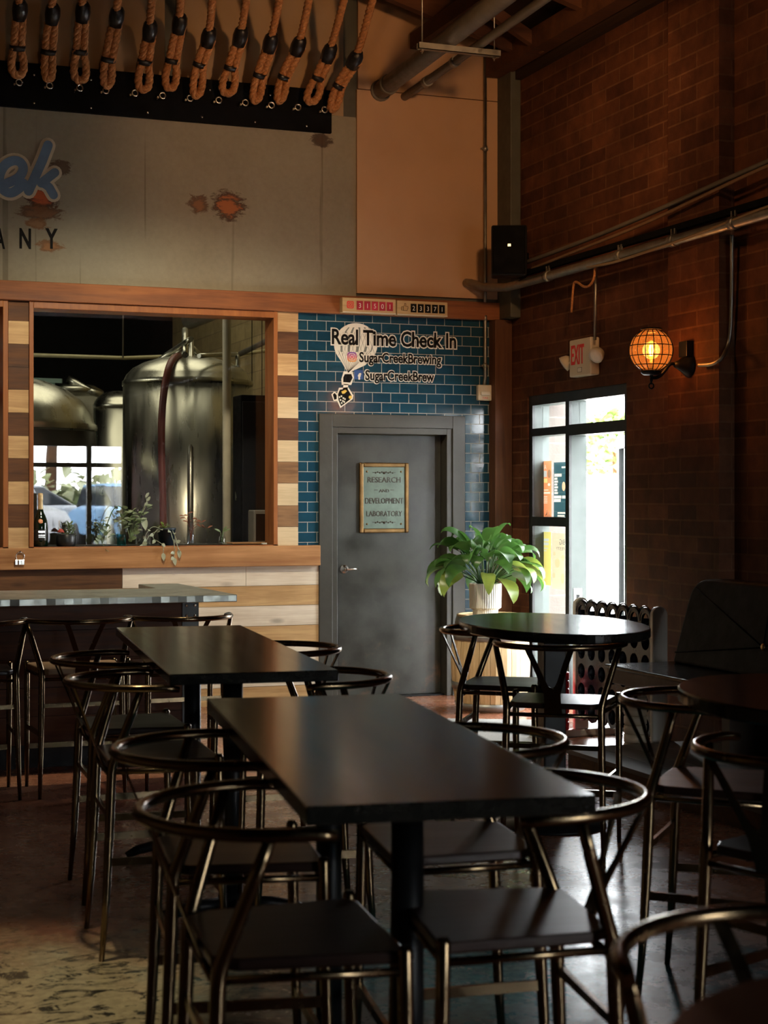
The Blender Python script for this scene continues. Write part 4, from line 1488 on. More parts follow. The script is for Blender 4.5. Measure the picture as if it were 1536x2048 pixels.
# --- loudspeaker in the corner
p = atd(1018, 504, 12.55)
sp = thing('loudspeaker', 'black loudspeaker mounted high in the corner', 'loudspeaker', tuple(p), R(-24))
MB().b2((-.135, -.10, -.19), (.135, .11, .19)).build('cabinet', M['black'], sp, 0.015)
MB().b2((-.122, -.112, -.178), (.122, -.10, .178)).build('grille', M['speaker'], sp, 0.008)
MB().b2((-.012, -.116, .025), (.012, -.112, .045)).build('badge', M['chrome'], sp)
MB().bar((0.06, .11, 0), (0.14, .24, 0), 0.04, 0.05).build('bracket', M['black'], sp)

# --- conduit along the brick wall with cables
cw = thing('wall_conduit', 'grey conduit running along the brick wall under the loudspeaker', 'conduit', (XR - .16, 0, 3.205))
MB().tube([(-.21, YW - .04, 0.07), (-.19, YW - .10, 0.06), (-.12, YW - .20, 0.02), (-.02, YW - .40, 0.0), (0, YW - .7, 0), (0, YF + .2, 0)], 0.034, 12).build('pipe', M['galv'], cw)
for y in (9.9, 9.2, 11.0, 8.5, 7.0):
    st = MB()
    st.tube([(0, y - .03, 0), (0, y + .03, 0)], 0.040, 12)
    for q in (-.02, .02):
        st.bar((0, y + q, .03), (0, y + q, .075), .012, .012)
    st.build('clamp', M['galv'], cw)
rl = MB()
rl.b2((.0, YF + .1, .06), (.045, YW - .5, .10))
rl.build('shadow_strip', M['matte_black'], cw)  # dark strip standing in for the shadow above the conduit
def cable(pts, r, m, label, nm='cable'):
    o = MB().tube(smooth_pts(pts, 3), r, 6).build(nm, m)
    return tag(o, label, 'cable')
xc = XR - .15
cable([(xc, 11.3, 3.30), (xc - .02, 10.4, 3.33), (xc, 9.6, 3.37), (xc, 8.9, 3.43), (xc, 8.0, 3.5), (xc, 5, 3.6)], 0.011, plain('brown_cable', (.20, .12, .06), .6), 'brown cable sagging just above the grey conduit on the brick wall')
cable([(xc - .03, 10.6, 3.22), (xc - .03, 10.1, 3.16), (xc - .05, 9.4, 3.17), (xc - .04, 8.7, 3.20), (xc - .03, 8.0, 3.25), (xc, 6, 3.3)], 0.009, plain('tan_cable', (.25, .18, .10), .6), 'tan cable sagging below the grey conduit on the brick wall')
cable([(XR - .14, 11.4, 3.365), (XR - .14, 10, 3.40), (XR - .14, 8, 3.53), (XR - .14, 3, 3.75)], 0.016, M['grey_pipe'], 'thin dark pipe fixed to the brick wall above the conduit', 'thin_pipe')
rope_m = M['rope']
pA, pB, pC = onx(1192, 540, xc - .02), onx(1165, 572, xc - .02), onx(1145, 560, xc)
o = MB(); o.tube(smooth_pts([onx(1190, 535, xc), onx(1188, 562, xc - .02), onx(1172, 578, xc - .02), onx(1150, 560, xc), onx(1146, 575, xc), onx(1143, 625, xc)], 2), 0.009, 6)
tag(o.build('frayed_cord', rope_m), 'frayed brown cord looped over the conduit above the exit sign', 'cord')
o = MB(); o.tube([onx(1192, 535, XR - .07), onx(1191, 600, XR - .07), onx(1190, 680, XR - .07)], 0.011, 8)
tag(o.build('thin_conduit', M['galv']), 'thin conduit dropping from the wall pipe to the exit sign', 'conduit')
pts = [onx(1464, 470, XR - .06), onx(1464, 560, XR - .05), onx(1462, 660, XR - .04), onx(1455, 695, XR - .05), onx(1444, 718, 5.45), onx(1425, 729, 5.44), onx(1398, 730, 5.44)]
o = MB(); o.tube(smooth_pts(pts, 2), 0.013, 8)
tag(o.build('flexible_conduit', M['galv']), 'curving flexible metal conduit feeding the globe lamp', 'conduit')

# --- exit sign with its two lamp heads
p = onx(1168, 715, XR - .04)
ex = thing('exit_sign', 'white exit sign with red letters and two lamp heads above the street door', 'exit sign', (XR, p.y, p.z))
HX = 0.075
MB().b2((-HX, -.165, -.135), (0, .165, .135)).build('housing', M['white_pl'], ex, 0.01)
t = text('lettering', 'EXIT', 0.145, M['red'], ex, (-HX - .001, 0.035, -.045), rot=(PI / 2, 0, -PI / 2), ext=0.0015, align='CENTER', off=0.003)
t.scale.x = 0.20 / text_width(t)
lb = MB().b2((-HX - .0012, -.03, -.105), (-HX, .03, -.075))
lb.build('test_label', M['white'], ex)
lb = MB()
for (y0_, y1_, z0_, z1_) in ((-.032, -.03, -.107, -.073), (.03, .032, -.107, -.073), (-.03, .03, -.075, -.073), (-.03, .03, -.107, -.105)):
    lb.b2((-HX - .0016, y0_, z0_), (-HX, y1_, z1_))
lb.build('label_border', M['ink'], ex)
for s, off_ in ((1, Vector((-.06, 0.25, -.02))), (-1, Vector((-.07, -.255, .0)))):
    hd = MB()
    dv = Vector((-0.75, 0.35 * s, -0.55)).normalized()
    zq = dv.to_track_quat('Z', 'Y').to_matrix()
    hd.lathe([(0.0, -.055), (.025, -.05), (.045, -.03), (.055, 0.0), (.058, .022), (.054, .024)], off_, 18, M=zq)
    hd.tube([(-.05, .15 * s, -.02), tuple(off_)], .012, 8)
    h_ = hd.build('lamp_head', M['white_pl'], ex)
    MB().lathe([(0, .018), (.054, .02), (.054, .024), (.03, .03), (0, .032)], off_, 18, M=zq).build('lens', plain('frosted_lens', (.75, .74, .68), .15), h_)

# --- caged globe lamp
p = onx(1385, 730, 5.49)
X0 = 5.49
gl = thing('wall_lamp', 'amber globe lamp in a wire cage on a black bracket arm', 'wall lamp', (X0, p.y + .02, p.z))
rg = 0.134
gx, gz = -0.285, 0.085
MB().lathe([(0, 0), (.075, 0), (.078, .02), (.055, .05), (.03, .09), (.016, .12), (0, .12)], (0, 0, 0), 20, M=Matrix.Rotation(-PI / 2, 3, 'Y')).build('wall_plate', M['iron'], gl)
MB().b2((-.06, -.05, .05), (0, .05, .15)).build('junction_box', M['iron'], gl, .004)
ar = MB()
ar.tube(smooth_pts([(-.10, 0, 0), (-.15, 0, 0.01), (-.19, 0, -.045), (-.235, 0, -.085), (gx, 0, -.088), (gx, 0, -.06), (gx, 0, -.045)], 2), .011, 10)
ar.lathe([(0, -.13), (.010, -.125), (.006, -.115), (.010, -.105), (.010, -.09)], (gx + .0, 0, 0), 10)
ar.tube([(gx + .017 * math.cos(a), 0, -.138 + .017 * math.sin(a)) for a in [2 * PI * k / 12 for k in range(12)]], .005, 6, True)
ar.build('arm', M['iron'], gl)
MB().lathe([(0.0, gz - rg - .022), (.05, gz - rg - .02), (.066, gz - rg - .004), (.066, gz - rg + .008), (0, gz - rg + .008)], (gx, 0, 0), 24).build('gallery', M['iron'], gl)
prof = [(rg * math.cos(a), gz + rg * math.sin(a)) for a in [R(-62 + 126 * k / 20) for k in range(21)]]
prof += [(.062, gz + rg * .93), (.064, gz + rg * 1.02)]
MB().lathe(prof, (gx, 0, 0), 36, cap=False).build('globe', M['globe'], gl)
cg = MB()
rc = rg + .003
for k in range(8):
    a0 = PI * k / 8
    for s in (0, PI):
        a = a0 + s
        cg.tube([(gx + rc * math.cos(t) * math.cos(a), rc * math.cos(t) * math.sin(a), gz + rc * math.sin(t)) for t in [R(-64 + 128 * j / 16) for j in range(17)]], .003, 5)
for t in (-42, -15, 12, 38):
    rr_ = rc * math.cos(R(t))
    cg.tube([(gx + rr_ * math.cos(a), rr_ * math.sin(a), gz + rc * math.sin(R(t))) for a in [2 * PI * k / 32 for k in range(32)]], .003, 5, True)
cg.tube([(gx + .064 * math.cos(a), .064 * math.sin(a), gz + rg * 1.0) for a in [2 * PI * k / 24 for k in range(24)]], .005, 6, True)
cg.build('wire_cage', M['iron'], gl)
bm_ = MB().lathe([(.010, -.07), (.014, -.055), (.026, -.02), (.030, .015), (.026, .045), (.014, .06), (0, .066)], (gx, 0, gz), 18)
bm_.build('bulb', M['bulb'], gl)
MB().lathe([(0, -.115), (.016, -.115), (.016, -.07), (0, -.07)], (gx, 0, gz), 14).build('socket', M['brass'], gl)
fl_ = MB()
for k in range(5):
    a = 2 * PI * k / 5
    x, y = .014 * math.cos(a), .014 * math.sin(a)
    fl_.tube([(gx + x * .5, y * .5, gz - .035), (gx + x, y, gz), (gx + x * .6, y * .6, gz + .035)], .0021, 5)
fl_.build('filament', M['filament'], gl)
lamp('globe_glow', 'POINT', (X0 + gx, p.y + .02, p.z + gz), 6, (1.0, 0.38, 0.10), 0.06)

# --- keys with a tag on the sill beam
p = ony(40, 1116, YW - .08)
ky = thing('key_ring', 'steel key ring with small padlocks hanging on the sill beam under the window', 'key ring', (p.x, YW - .076, p.z))
MB().tube([(.03 * math.cos(a), -.012, .03 * math.sin(a) + .012) for a in [2 * PI * k / 20 for k in range(20)]], .0035, 6, True).build('ring', M['chrome'], ky)
for x in (-.026, .0, .02):
    MB().b2((x - .012, -.02, -.05), (x + .010, -.006, -.012)).build('padlock', M['chrome'], ky, .003)
MB().tube([(0, 0, .045), (0, -.018, .043), (0, -.02, .05)], .004, 6).build('nail', M['iron'], ky)

# --- posters behind the sidelight glass: each sheet is cut so that its printed areas are inlaid, all lit from behind
XPO = XR + 0.113
RW = (PI / 2, 0, -PI / 2)
def paper(name, c, t=0.105):
    N = NT(name)
    N.set(Base_Color=tuple(c) + (1,), Roughness=0.7)
    tr = N.n('ShaderNodeBsdfTranslucent', {'Color': tuple(c) + (1,)})
    mx = N.n('ShaderNodeMixShader', {0: t, 1: N.bsdf.outputs[0], 2: tr.outputs[0]})
    N.link(mx.outputs[0], N.out.inputs[0])
    return N.mat
def glyphs(s, cap, width):
    """mirrored letter outlines (lists of points) centred on x = 0, the sheet faces the street."""
    cu = bpy.data.curves.new('glyphs', 'FONT')
    cu.body = s
    cu.size = cap / 0.73
    cu.align_x = 'CENTER'
    cu.resolution_u = 3
    t = bpy.data.objects.new('glyphs', cu)
    COL.objects.link(t)
    bpy.context.view_layer.update()
    me = bpy.data.meshes.new_from_object(t.evaluated_get(bpy.context.evaluated_depsgraph_get()))
    bpy.data.objects.remove(t)
    k = width / (max(v.co.x for v in me.vertices) - min(v.co.x for v in me.vertices))
    me.transform(Matrix.Diagonal((-k, 1, 1, 1)))
    bm = bmesh.new(); bm.from_mesh(me)
    loops, used_e = [], set()
    bed = [e for e in bm.edges if len(e.link_faces) == 1]
    nxt = {}
    for e in bed:
        for v in e.verts: nxt.setdefault(v.index, []).append(e)
    for e in bed:
        if e in used_e: continue
        loop, v, cur = [], e.verts[0], e
        while cur and cur not in used_e:
            used_e.add(cur)
            loop.append((v.co.x, v.co.y))
            v = cur.other_vert(v)
            cur = next((q for q in nxt[v.index] if q not in used_e), None)
        if len(loop) > 2: loops.append(loop)
    bm.free()
    return loops
def filled(name, loops, m, root):
    cu = bpy.data.curves.new(name, 'CURVE')
    cu.dimensions = '2D'
    cu.fill_mode = 'BOTH'
    for lp_ in loops:
        sp_ = cu.splines.new('POLY')
        sp_.points.add(len(lp_) - 1)
        for p_, q_ in zip(sp_.points, lp_): p_.co = (q_[0], q_[1], 0, 1)
        sp_.use_cyclic_u = True
    t = bpy.data.objects.new(name, cu)
    COL.objects.link(t)
    bpy.context.view_layer.update()
    me = bpy.data.meshes.new_from_object(t.evaluated_get(bpy.context.evaluated_depsgraph_get()))
    bpy.data.objects.remove(t)
    me.materials.clear(); me.materials.append(m)
    o = bpy.data.objects.new(name, me)
    COL.objects.link(o)
    o.parent = root
    o.rotation_euler = RW
    return o
def poster(name, c0, c1, colr, label, rects=(), discs=(), texts=()):
    """rects (part, u0, u1, v, height, paper), discs (part, u, v, ru, rv, paper), texts (string, u, v, cap, width, paper): fractions of the sheet."""
    a, b = onx(c0[0], c0[1], XPO), onx(c1[0], c1[1], XPO)
    W_, H_ = a.y - b.y, a.z - b.z
    root = thing('poster', label, 'poster', (XPO, a.y, b.z))
    holes, inl = [], {}
    for nm, u0, u1, v, hh, m in rects:
        lp_ = [(u0 * W_, (v - hh / 2) * H_), (u1 * W_, (v - hh / 2) * H_), (u1 * W_, (v + hh / 2) * H_), (u0 * W_, (v + hh / 2) * H_)]
        holes.append(lp_); inl.setdefault((nm, m.name), []).append(lp_)
    for nm, u, v, ru, rv, m in discs:
        lp_ = [(u * W_ + ru * W_ * math.cos(2 * PI * k / 22), v * H_ + rv * H_ * math.sin(2 * PI * k / 22)) for k in range(22)]
        holes.append(lp_); inl.setdefault((nm, m.name), []).append(lp_)
    for s_, u, v, cap, w, m in texts:
        for lp_ in glyphs(s_, cap * H_, w * W_):
            lp_ = [(x + u * W_, y + v * H_) for x, y in lp_]
            holes.append(lp_); inl.setdefault(('lettering', m.name), []).append(lp_)
    filled('sheet', [[(0, 0), (W_, 0), (W_, H_), (0, H_)]] + holes, paper(name + '_paper', colr), root)
    for (nm, mn), lps in inl.items():
        filled(nm, lps, bpy.data.materials[mn], root)
    return root, W_, H_
pc, pg, py_ = paper('poster_cream', (.85, .76, .60)), paper('poster_grey', (.50, .54, .52)), paper('poster_yellow', (.85, .62, .22))
pn_, po_, pb_ = paper('poster_navy_ink', (.03, .07, .08)), paper('poster_peach', (.85, .46, .26)), paper('poster_brown', (.30, .17, .09))
pr, W_, H_ = poster('orange', (1075.5, 923), (1103, 1036), (.80, .27, .11), 'orange poster with yellow and grey bands, left of the upper two in the sidelight',
       [('grey_band', .02, .66, .775, .11, pg), ('yellow_band', .02, .70, .655, .075, py_)] + [('small_print', .18, .78, .49, .014, pc), ('small_print', .08, .9, .44, .03, pc)] +
       [('small_print', .28, .70, .375 - .028 * k, .011, pc) for k in range(5)],
       [('round_motif', .84, .775, .13, .075, pb_), ('round_motif', .82, .585, .09, .025, pc)], [('APRIL', .34, .855, .085, .58, pc)])
mbx = MB()
for (u0, v0, u1, v1) in ((.10, .30, .26, .13), (.24, .30, .08, .13), (.6, .04, .75, .12), (.75, .03, .7, .15), (.85, .03, .9, .11)):
    mbx.tube([(-.003, -u0 * W_, v0 * H_), (-.003, -u1 * W_, v1 * H_)], .003, 5)
for u in (.08, .26):
    mbx.tube([(-.003, -u * W_ + .016 * math.cos(a), .08 * H_ + .03 * math.sin(a)) for a in [2 * PI * k / 12 for k in range(12)]], .003, 5, True)
mbx.build('scissors_drawing', pc, pr)
poster('navy', (1107.5, 925), (1133, 1040), (.030, .085, .095), 'dark navy poster with pale lettering, right of the upper two in the sidelight',
       [('pale_line', .05, .62, .775, .05, pc), ('pale_line', .62, .95, .91, .03, pc), ('pale_line', .02, .6, .395, .05, pc), ('pale_line', .66, .95, .395, .05, pc), ('pale_line', .02, .55, .335, .05, pc), ('pale_line', .3, .9, .12, .03, pc), ('pale_line', .3, .85, .07, .03, pc)] +
       [('pale_line', .05, .28 + .05 * (k % 2), .715 - .05 * k, .035, pc) for k in range(6)],
       [('glass_motif', .78, .58, .13, .08, po_)])
poster('yellow', (1073, 1063), (1102, 1171), (.62, .55, .16), 'yellow-green poster, left of the lower two in the sidelight',
       [('pale_line', .12, .85, .85, .05, pg), ('pale_line', .3, .85, .775, .05, pg), ('pale_line', .15, .8, .69, .02, pg), ('pale_line', .35, .7, .645, .016, pg), ('pale_line', .3, .6, .31, .012, pg)])
poster('sand', (1104, 1066), (1130, 1180), (.60, .50, .34), 'sand-coloured poster with orange glasses, right of the lower two in the sidelight', [],
       [('orange_glass', .18, .63, .1, .035, po_), ('orange_glass', .42, .47, .19, .085, po_), ('orange_glass', .85, .57, .12, .05, po_), ('orange_glass', .15, .24, .1, .05, po_), ('orange_glass', .82, .2, .13, .09, po_)],
       [('BIG', .78, .80, .10, .40, pn_), ('FEST!', .66, .70, .055, .60, pn_)])
# ================================================================== PLANTS, SILL, BARREL, GAME, BREWERY, OUTDOORS
def leaf(mb, base, d, up, L, w, droop=0.6, fold=0.25, n=7, mi=0, tip=0.0):
    """a blade that arches out from base along d and droops; folded along its midrib."""
    d = Vector(d).normalized()
    up = Vector(up)
    side = d.cross(up).normalized()
    vs = []
    p = Vector(base)
    ang = 0.0
    for i in range(n + 1):
        t = i / n
        hw = w * 0.5 * (math.sin(PI * min(1, t ** 0.75)) ** 0.8 if 0 < t < 1 else 0.0) + 0.0006
        a = -droop * t * t
        dirv = d * math.cos(a) + Vector((0, 0, 1)) * math.sin(a)
        nrm = side.cross(dirv).normalized()
        for s in (-1, 0, 1):
            vs.append(p + side * hw * s + nrm * (fold * hw if s else 0))
        p = p + dirv * (L / n)
    fs = []
    for i in range(n):
        for k in range(2):
            fs.append((i * 3 + k, i * 3 + k + 1, i * 3 + k + 4, i * 3 + k + 3))
    mb.add(vs, fs, mi, True)


# --- oak barrel and the potted peace lily on it
bp0 = atd(981, 1330, 12.22)
bar_ = thing('oak_barrel', 'pale oak barrel standing between the charcoal door and the street door', 'barrel', (bp0.x, bp0.y, 0))
Hb = 0.70
def br(z): return 0.245 + 0.048 * (1 - ((z - Hb / 2) / (Hb / 2)) ** 2)
mb = MB()
ns = 22
for k in range(ns):
    a0, a1 = 2 * PI * k / ns + .006, 2 * PI * (k + 1) / ns - .006
    vs, fs = [], []
    for i in range(11):
        z = Hb * i / 10
        for a in (a0, (a0 + a1) / 2, a1):
            r_ = br(z) - (0.004 if a != (a0 + a1) / 2 else 0)
            vs.append((r_ * math.cos(a), r_ * math.sin(a), z))
    for i in range(10):
        for q in range(2):
            fs.append((i * 3 + q, i * 3 + q + 1, i * 3 + q + 4, i * 3 + q + 3))
    mb.add(vs, fs)
mb.lathe([(br(.1) - .02, 0.02), (br(.1) - .02, Hb - .03)], (0, 0, 0), 24)
mb.build('staves', M['barrel'], bar_)
MB().lathe([(0, Hb - .03), (br(Hb) - .008, Hb - .03), (br(Hb) - .008, Hb - .018), (0, Hb - .018)], (0, 0, 0), 32).build('head', M['barrel'], bar_)
for z in (0.035, 0.19, 0.55, 0.665):
    w = 0.026 if z in (0.19, 0.55) else .028
    MB().lathe([(br(z - w) + .003, z - w), (br(z - w) + .006, z - w), (br(z + w) + .006, z + w), (br(z + w) + .003, z + w)], (0, 0, 0), 40, cap=False).build('hoop', M['hoop'], bar_)
MB().tube([(br(Hb) * .995 * math.cos(a), br(Hb) * .995 * math.sin(a), Hb) for a in [2 * PI * k / 36 for k in range(36)]], .008, 6, True).build('rim', M['barrel'], bar_)

pl0 = thing('potted_peace_lily', 'large leafy peace lily in a white ribbed pot standing on the oak barrel', 'potted plant', (bp0.x - .055, bp0.y - .03, Hb - .0175))
rib = MB()
nr = 44
vs = []
prof = [(0.092, 0.0), (0.094, 0.06), (0.105, 0.066), (0.117, 0.075), (0.120, 0.25), (0.113, 0.255), (0.110, 0.232), (0, .228)]
for (r_, z) in prof:
    for k in range(nr * 2):
        a = PI * k / nr
        q = r_ - (0.003 if (k % 2 and z < .262 and r_ > .05) else 0)
        vs.append((q * math.cos(a), q * math.sin(a), z))
fs = []
m_ = nr * 2
for i in range(len(prof) - 1):
    for k in range(m_):
        fs.append((i * m_ + k, i * m_ + (k + 1) % m_, (i + 1) * m_ + (k + 1) % m_, (i + 1) * m_ + k))
rib.add(vs, fs)
rib.f.append(list(range(m_))[::-1]); rib.m.append(0); rib.s.append(False)
rib.build('pot', M['ceramic'], pl0)
MB().lathe([(0, .22), (.109, .22), (.1, .23), (0, .236)], (0, 0, 0), 24).build('soil', M['soil'], pl0)
rnd = random.Random(11)
fo, stx = MB(), MB()
NL = 72
for i in range(NL):
    a = 2 * PI * (i * 0.381966) + rnd.uniform(-.3, .3)
    ring = i / NL
    elev = R(87 - 58 * ring ** 0.9 + rnd.uniform(-7, 7))
    Ls = rnd.uniform(.13, .21) + .13 * (1 - ring)
    d = Vector((math.cos(a) * math.cos(elev), math.sin(a) * math.cos(elev), math.sin(elev)))
    b0 = Vector((math.cos(a) * .035, math.sin(a) * .035, .235))
    out = Vector((math.cos(a), math.sin(a), 0))
    mid_ = b0 + d * Ls * .6
    e = b0 + d * Ls + out * (.02 + .03 * ring)
    stx.tube(smooth_pts([b0, mid_, e], 2), .0036, 5)
    dl = (d * .55 + out * (.35 + .35 * ring) - Vector((0, 0, .45 * ring))).normalized()
    upv = Vector((0, 0, 1)) + Vector((rnd.uniform(-.7, .7), rnd.uniform(-.7, .7), 0))
    mi = 1 if (ring > .6 and rnd.random() < .4) else 0
    leaf(fo, e - dl * .01, dl, upv, rnd.uniform(.23, .32), rnd.uniform(.10, .15), droop=rnd.uniform(1.0, 1.6) + 1.1 * ring, fold=rnd.uniform(.1, .35), n=9, mi=mi)
fo.build('foliage', [M['leaf'], M['leaf_y']], pl0)
stx.build('stems', M['leaf'], pl0)

# --- doormat
mc = onz(1020, 1475, 0)
mt = MB().b2((-.42, -.85, 0), (.25, .85, .012)).build('doormat', M['mat'], None, .004, (4.50, 9.78, 0.0), R(-27))
tag(mt, 'grey speckled doormat inside the street door', 'doormat')

# --- giant four-in-a-row game
g0, g1 = onz(1300, 1488, 0.03), onz(1148, 1450, .03)
gy0, gy1 = 8.66, 9.70
gm = thing('four_in_a_row_game', 'giant navy four-in-a-row board game with cream end posts in front of the street door', 'game', (5.02, (gy0 + gy1) / 2, 0))
Lg = gy1 - gy0 - .07
nc, nrw = 7, 6
cw_ = Lg / nc
chh = 0.126
zb0 = 0.125
gb = MB()
def cell(cx, cz, top, bot, x0, x1):
    n = 32
    inner, outer = [], []
    ri = min(cw_, chh) * 0.385
    for k in range(n):
        a = 2 * PI * k / n
        c_, s_ = math.cos(a), math.sin(a)
        inner.append((cx + ri * c_ , cz + ri * 1.0 * s_))
        if (s_ > 0 and top) or (s_ < 0 and bot):
            outer.append((cx + cw_ / 2 * c_, cz + chh / 2 * s_ * 1.15))
        else:
            m = max(abs(c_), abs(s_))
            outer.append((cx + cw_ / 2 * c_ / m, cz + chh / 2 * s_ / m))
    vs = [(x0, p[0], p[1]) for p in inner] + [(x0, p[0], p[1]) for p in outer] + [(x1, p[0], p[1]) for p in inner] + [(x1, p[0], p[1]) for p in outer]
    fs = []
    for k in range(n):
        l = (k + 1) % n
        fs += [(k, l, n + l, n + k), (2 * n + k, 3 * n + k, 3 * n + l, 2 * n + l), (k, 2 * n + k, 2 * n + l, l), (n + k, n + l, 3 * n + l, 3 * n + k)]
    gb.add(vs, fs)
for c in range(nc):
    for r in range(nrw):
        for (x0, x1) in ((-.042, -.026), (.026, .042)):
            cell(-Lg / 2 + cw_ * (c + .5), zb0 + chh * (r + .5), r == nrw - 1, r == 0, x0, x1)
gb.build('grid', M['game_blue'], gm)
ar = MB()
for c in range(nc):
    cy, cz = -Lg / 2 + cw_ * (c + .5), zb0 + chh * (nrw - .5)
    for x in (-.034, .034):
        ar.tube([(x, cy + cw_ * .5 * math.cos(a), cz + chh * .575 * math.sin(a)) for a in [PI * k / 12 for k in range(13)]], .014, 8)
ar.build('scalloped_top', M['game_blue'], gm)
for c in range(nc + 1):
    y = -Lg / 2 + cw_ * c
    MB().b2((-.026, y - .004, zb0 + .01), (.026, y + .004, zb0 + chh * (nrw - .4))).build('column_divider', M['game_blue'], gm)
for s in (-1, 1):
    y = s * (Lg / 2 + .02)
    pr_ = []
    hwx = .052
    prof = [(-hwx, 0.05), (hwx, 0.05), (hwx, .86)] + [(hwx * math.cos(a), .86 + hwx * math.sin(a)) for a in [PI * k / 12 for k in range(1, 12)]] + [(-hwx, .86)]
    Mp = Matrix(((1, 0, 0, 0), (0, 0, 1, y - .018), (0, 1, 0, 0), (0, 0, 0, 1)))
    MB().prism(prof, 0, .036, Mp).build('end_post', M['chip_cream'] if False else M['white'], gm, .008, segs=3)
    ft = MB()
    ft.b2((-.36, y - .03, 0), (.30, y + .03, .05))
    ft.build('foot', M['white'], gm, .01)
    MB().tube([(-.16, y, .05), (-.16, y, .56)], .012, 10).build('checker_rod', M['white'], gm)
    if s < 0:
        MB().b2((-.03, y - .022, .46), (.02, y - .017, .56)).build('post_slot', M['ink'], gm)
for s, mm, nm, n_, col_ in ((1, M['chip_red'], 'red', 7, 'far'), (-1, M['chip_cream'], 'cream', 7, 'near')):
    y = (gy0 + gy1) / 2 + s * (Lg / 2 + .02)
    ordn = ['lowest', 'second from the bottom', 'third from the bottom', 'middle', 'third from the top', 'second from the top', 'topmost']
    first = None
    for k in range(n_):
        if first is None:
            o = MB().lathe([(.014, .002), (.062, 0), (.068, .006), (.068, .046), (.062, .053), (.05, .053), (.05, .048), (.014, .048)], (0, 0, 0), 28).build('game_checker', mm)
            first = o
        else:
            o = first.copy(); COL.objects.link(o)
        o.location = (5.02 - .16, y, .052 + .054 * k)
        tag(o, '%s %s checker stacked on the %s rod of the giant game' % (ordn[k], nm, col_), 'checker', '%s checkers stacked beside the giant game' % nm)

# --- things on the window sill
YS = YW + 0.06
SZ = WZ[0]
def sill_x(px, y=YS): return ony(px, 1093, y).x
bt = thing('champagne_bottle', 'dark champagne bottle with cream foil neck at the left end of the window sill', 'bottle', (sill_x(81), YS, SZ))
MB().lathe([(0, 0), (.048, 0), (.054, .008), (.054, .15), (.050, .185), (.036, .225), (.024, .25), (.019, .275)], (0, 0, 0), 24).build('body', M['bottle'], bt)
MB().lathe([(.0215, .252), (.0185, .285), (.016, .335), (.019, .342), (.019, .356), (.017, .362), (.019, .368), (.017, .388), (0, .392)], (0, 0, 0), 18).build('foil_neck', M['foil'], bt)
MB().lathe([(.0546, .045), (.0548, .047), (.0548, .125), (.0546, .127)], (0, 0, 0), 24, cap=False).build('label', plain('black_silver_label', (.03, .03, .028), .25, .3), bt)
lm = MB()
for (z, hh) in ((.115, .003), (.108, .012), (.088, .002), (.08, .008), (.068, .003)):
    lm.b2((-.024, -.0558, z - hh / 2), (.024, -.0535, z + hh / 2))
lm.build('label_print', M['chrome'], bt)
MB().lathe([(0, 0), (.017, 0), (.018, .003), (.012, .005), (0, .005)], (-.006, -.0445, .185), 16, M=Matrix.Rotation(PI / 2 - .25, 3, 'X')).build('seal', M['orange'], bt)

def bushy(mb, c, r, h, n, L, w, seed, mi=0, sc=(1, 1, 1)):
    q = random.Random(seed)
    for i in range(n):
        a = q.uniform(0, 2 * PI)
        e = q.uniform(-.1, 1.3)
        d = Vector((math.cos(a) * math.cos(e), math.sin(a) * math.cos(e), math.sin(e)))
        b = Vector(c) + Vector((d.x * r * q.uniform(.1, .8), d.y * r * q.uniform(.1, .8), h * q.uniform(0.05, .9)))
        leaf(mb, b, d, (0, 0, 1), L * q.uniform(.7, 1.2), w * q.uniform(.7, 1.2), droop=q.uniform(.3, 1.0), n=4, mi=mi)

p1 = thing('potted_jade_plant', 'small leafy plant with a red paper toadstool in a squat black pot on the sill', 'potted plant', (sill_x(132), YS, SZ))
MB().lathe([(0, 0), (.062, 0), (.070, .010), (.074, .04), (.070, .085), (.066, .092), (.062, .088), (.062, .07), (0, .07)], (0, 0, 0), 28).build('pot', M['potblack'], p1)
fo = MB(); bushy(fo, (.03, 0, .075), .05, .10, 70, .035, .018, 3)
for k in range(8):
    a = k * .8; fo.tube([(.03, 0, .07), (.03 + .04 * math.cos(a), .04 * math.sin(a), .13)], .002, 4)
fo.build('foliage', M['leaf_s'], p1)
tsx = MB(); tsx.tube([(-.035, 0, .07), (-.038, 0, .11)], .004, 6, mi=1); tsx.lathe([(.028, .103), (.020, .118), (.006, .130), (0, .132)], (-.038, 0, 0), 14)
tsx.tube([(-.048, 0, .08), (-.05, 0, .19)], .002, 5, mi=1)
tsx.build('paper_toadstool', [plain('dull_red_paper', (.45, .07, .05), .6), M['chip_cream']], p1)

def vase(px, r, h, label, m='glass_thin', nm='glass_vase', prof=None, yy=YS):
    t = thing(nm, label, 'vase', (sill_x(px, yy), yy, SZ))
    pr_ = prof or [(0, .002), (r, .002), (r, h)]
    MB().lathe(pr_, (0, 0, 0), 22, cap=False).build('glass', M[m], t)
    return t
def water(t, r, h):
    MB().lathe([(0, .006), (r - .003, .006), (r - .003, h), (0, h)], (0, 0, 0), 20).build('water', M['glass_thin'], t)
v1 = vase(204, .036, .14, 'clear glass vase with pothos cuttings and one long arching blade on the sill')
q = MB()
for k, (ax, az) in enumerate([(-.02, .17), (.01, .2), (.03, .16), (-.04, .15), (.05, .12)]):
    q.tube(smooth_pts([(0, 0, .02), (ax * .4, 0, .1), (ax, -.01, az)], 2), .0025, 5)
    for s in range(4):
        leaf(q, (ax + random.uniform(-.02, .02), -.01, az - .02 * s), (random.uniform(-1, 1), random.uniform(-.6, -.1), random.uniform(0, .8)), (0, -.3, 1), .045, .03, n=4)
for k in range(6):
    leaf(q, (-.03 + .012 * k, -.025, .02 + .02 * k), (random.uniform(-1, 1), -.3, .5), (0, -1, .3), .05, .032, n=4)
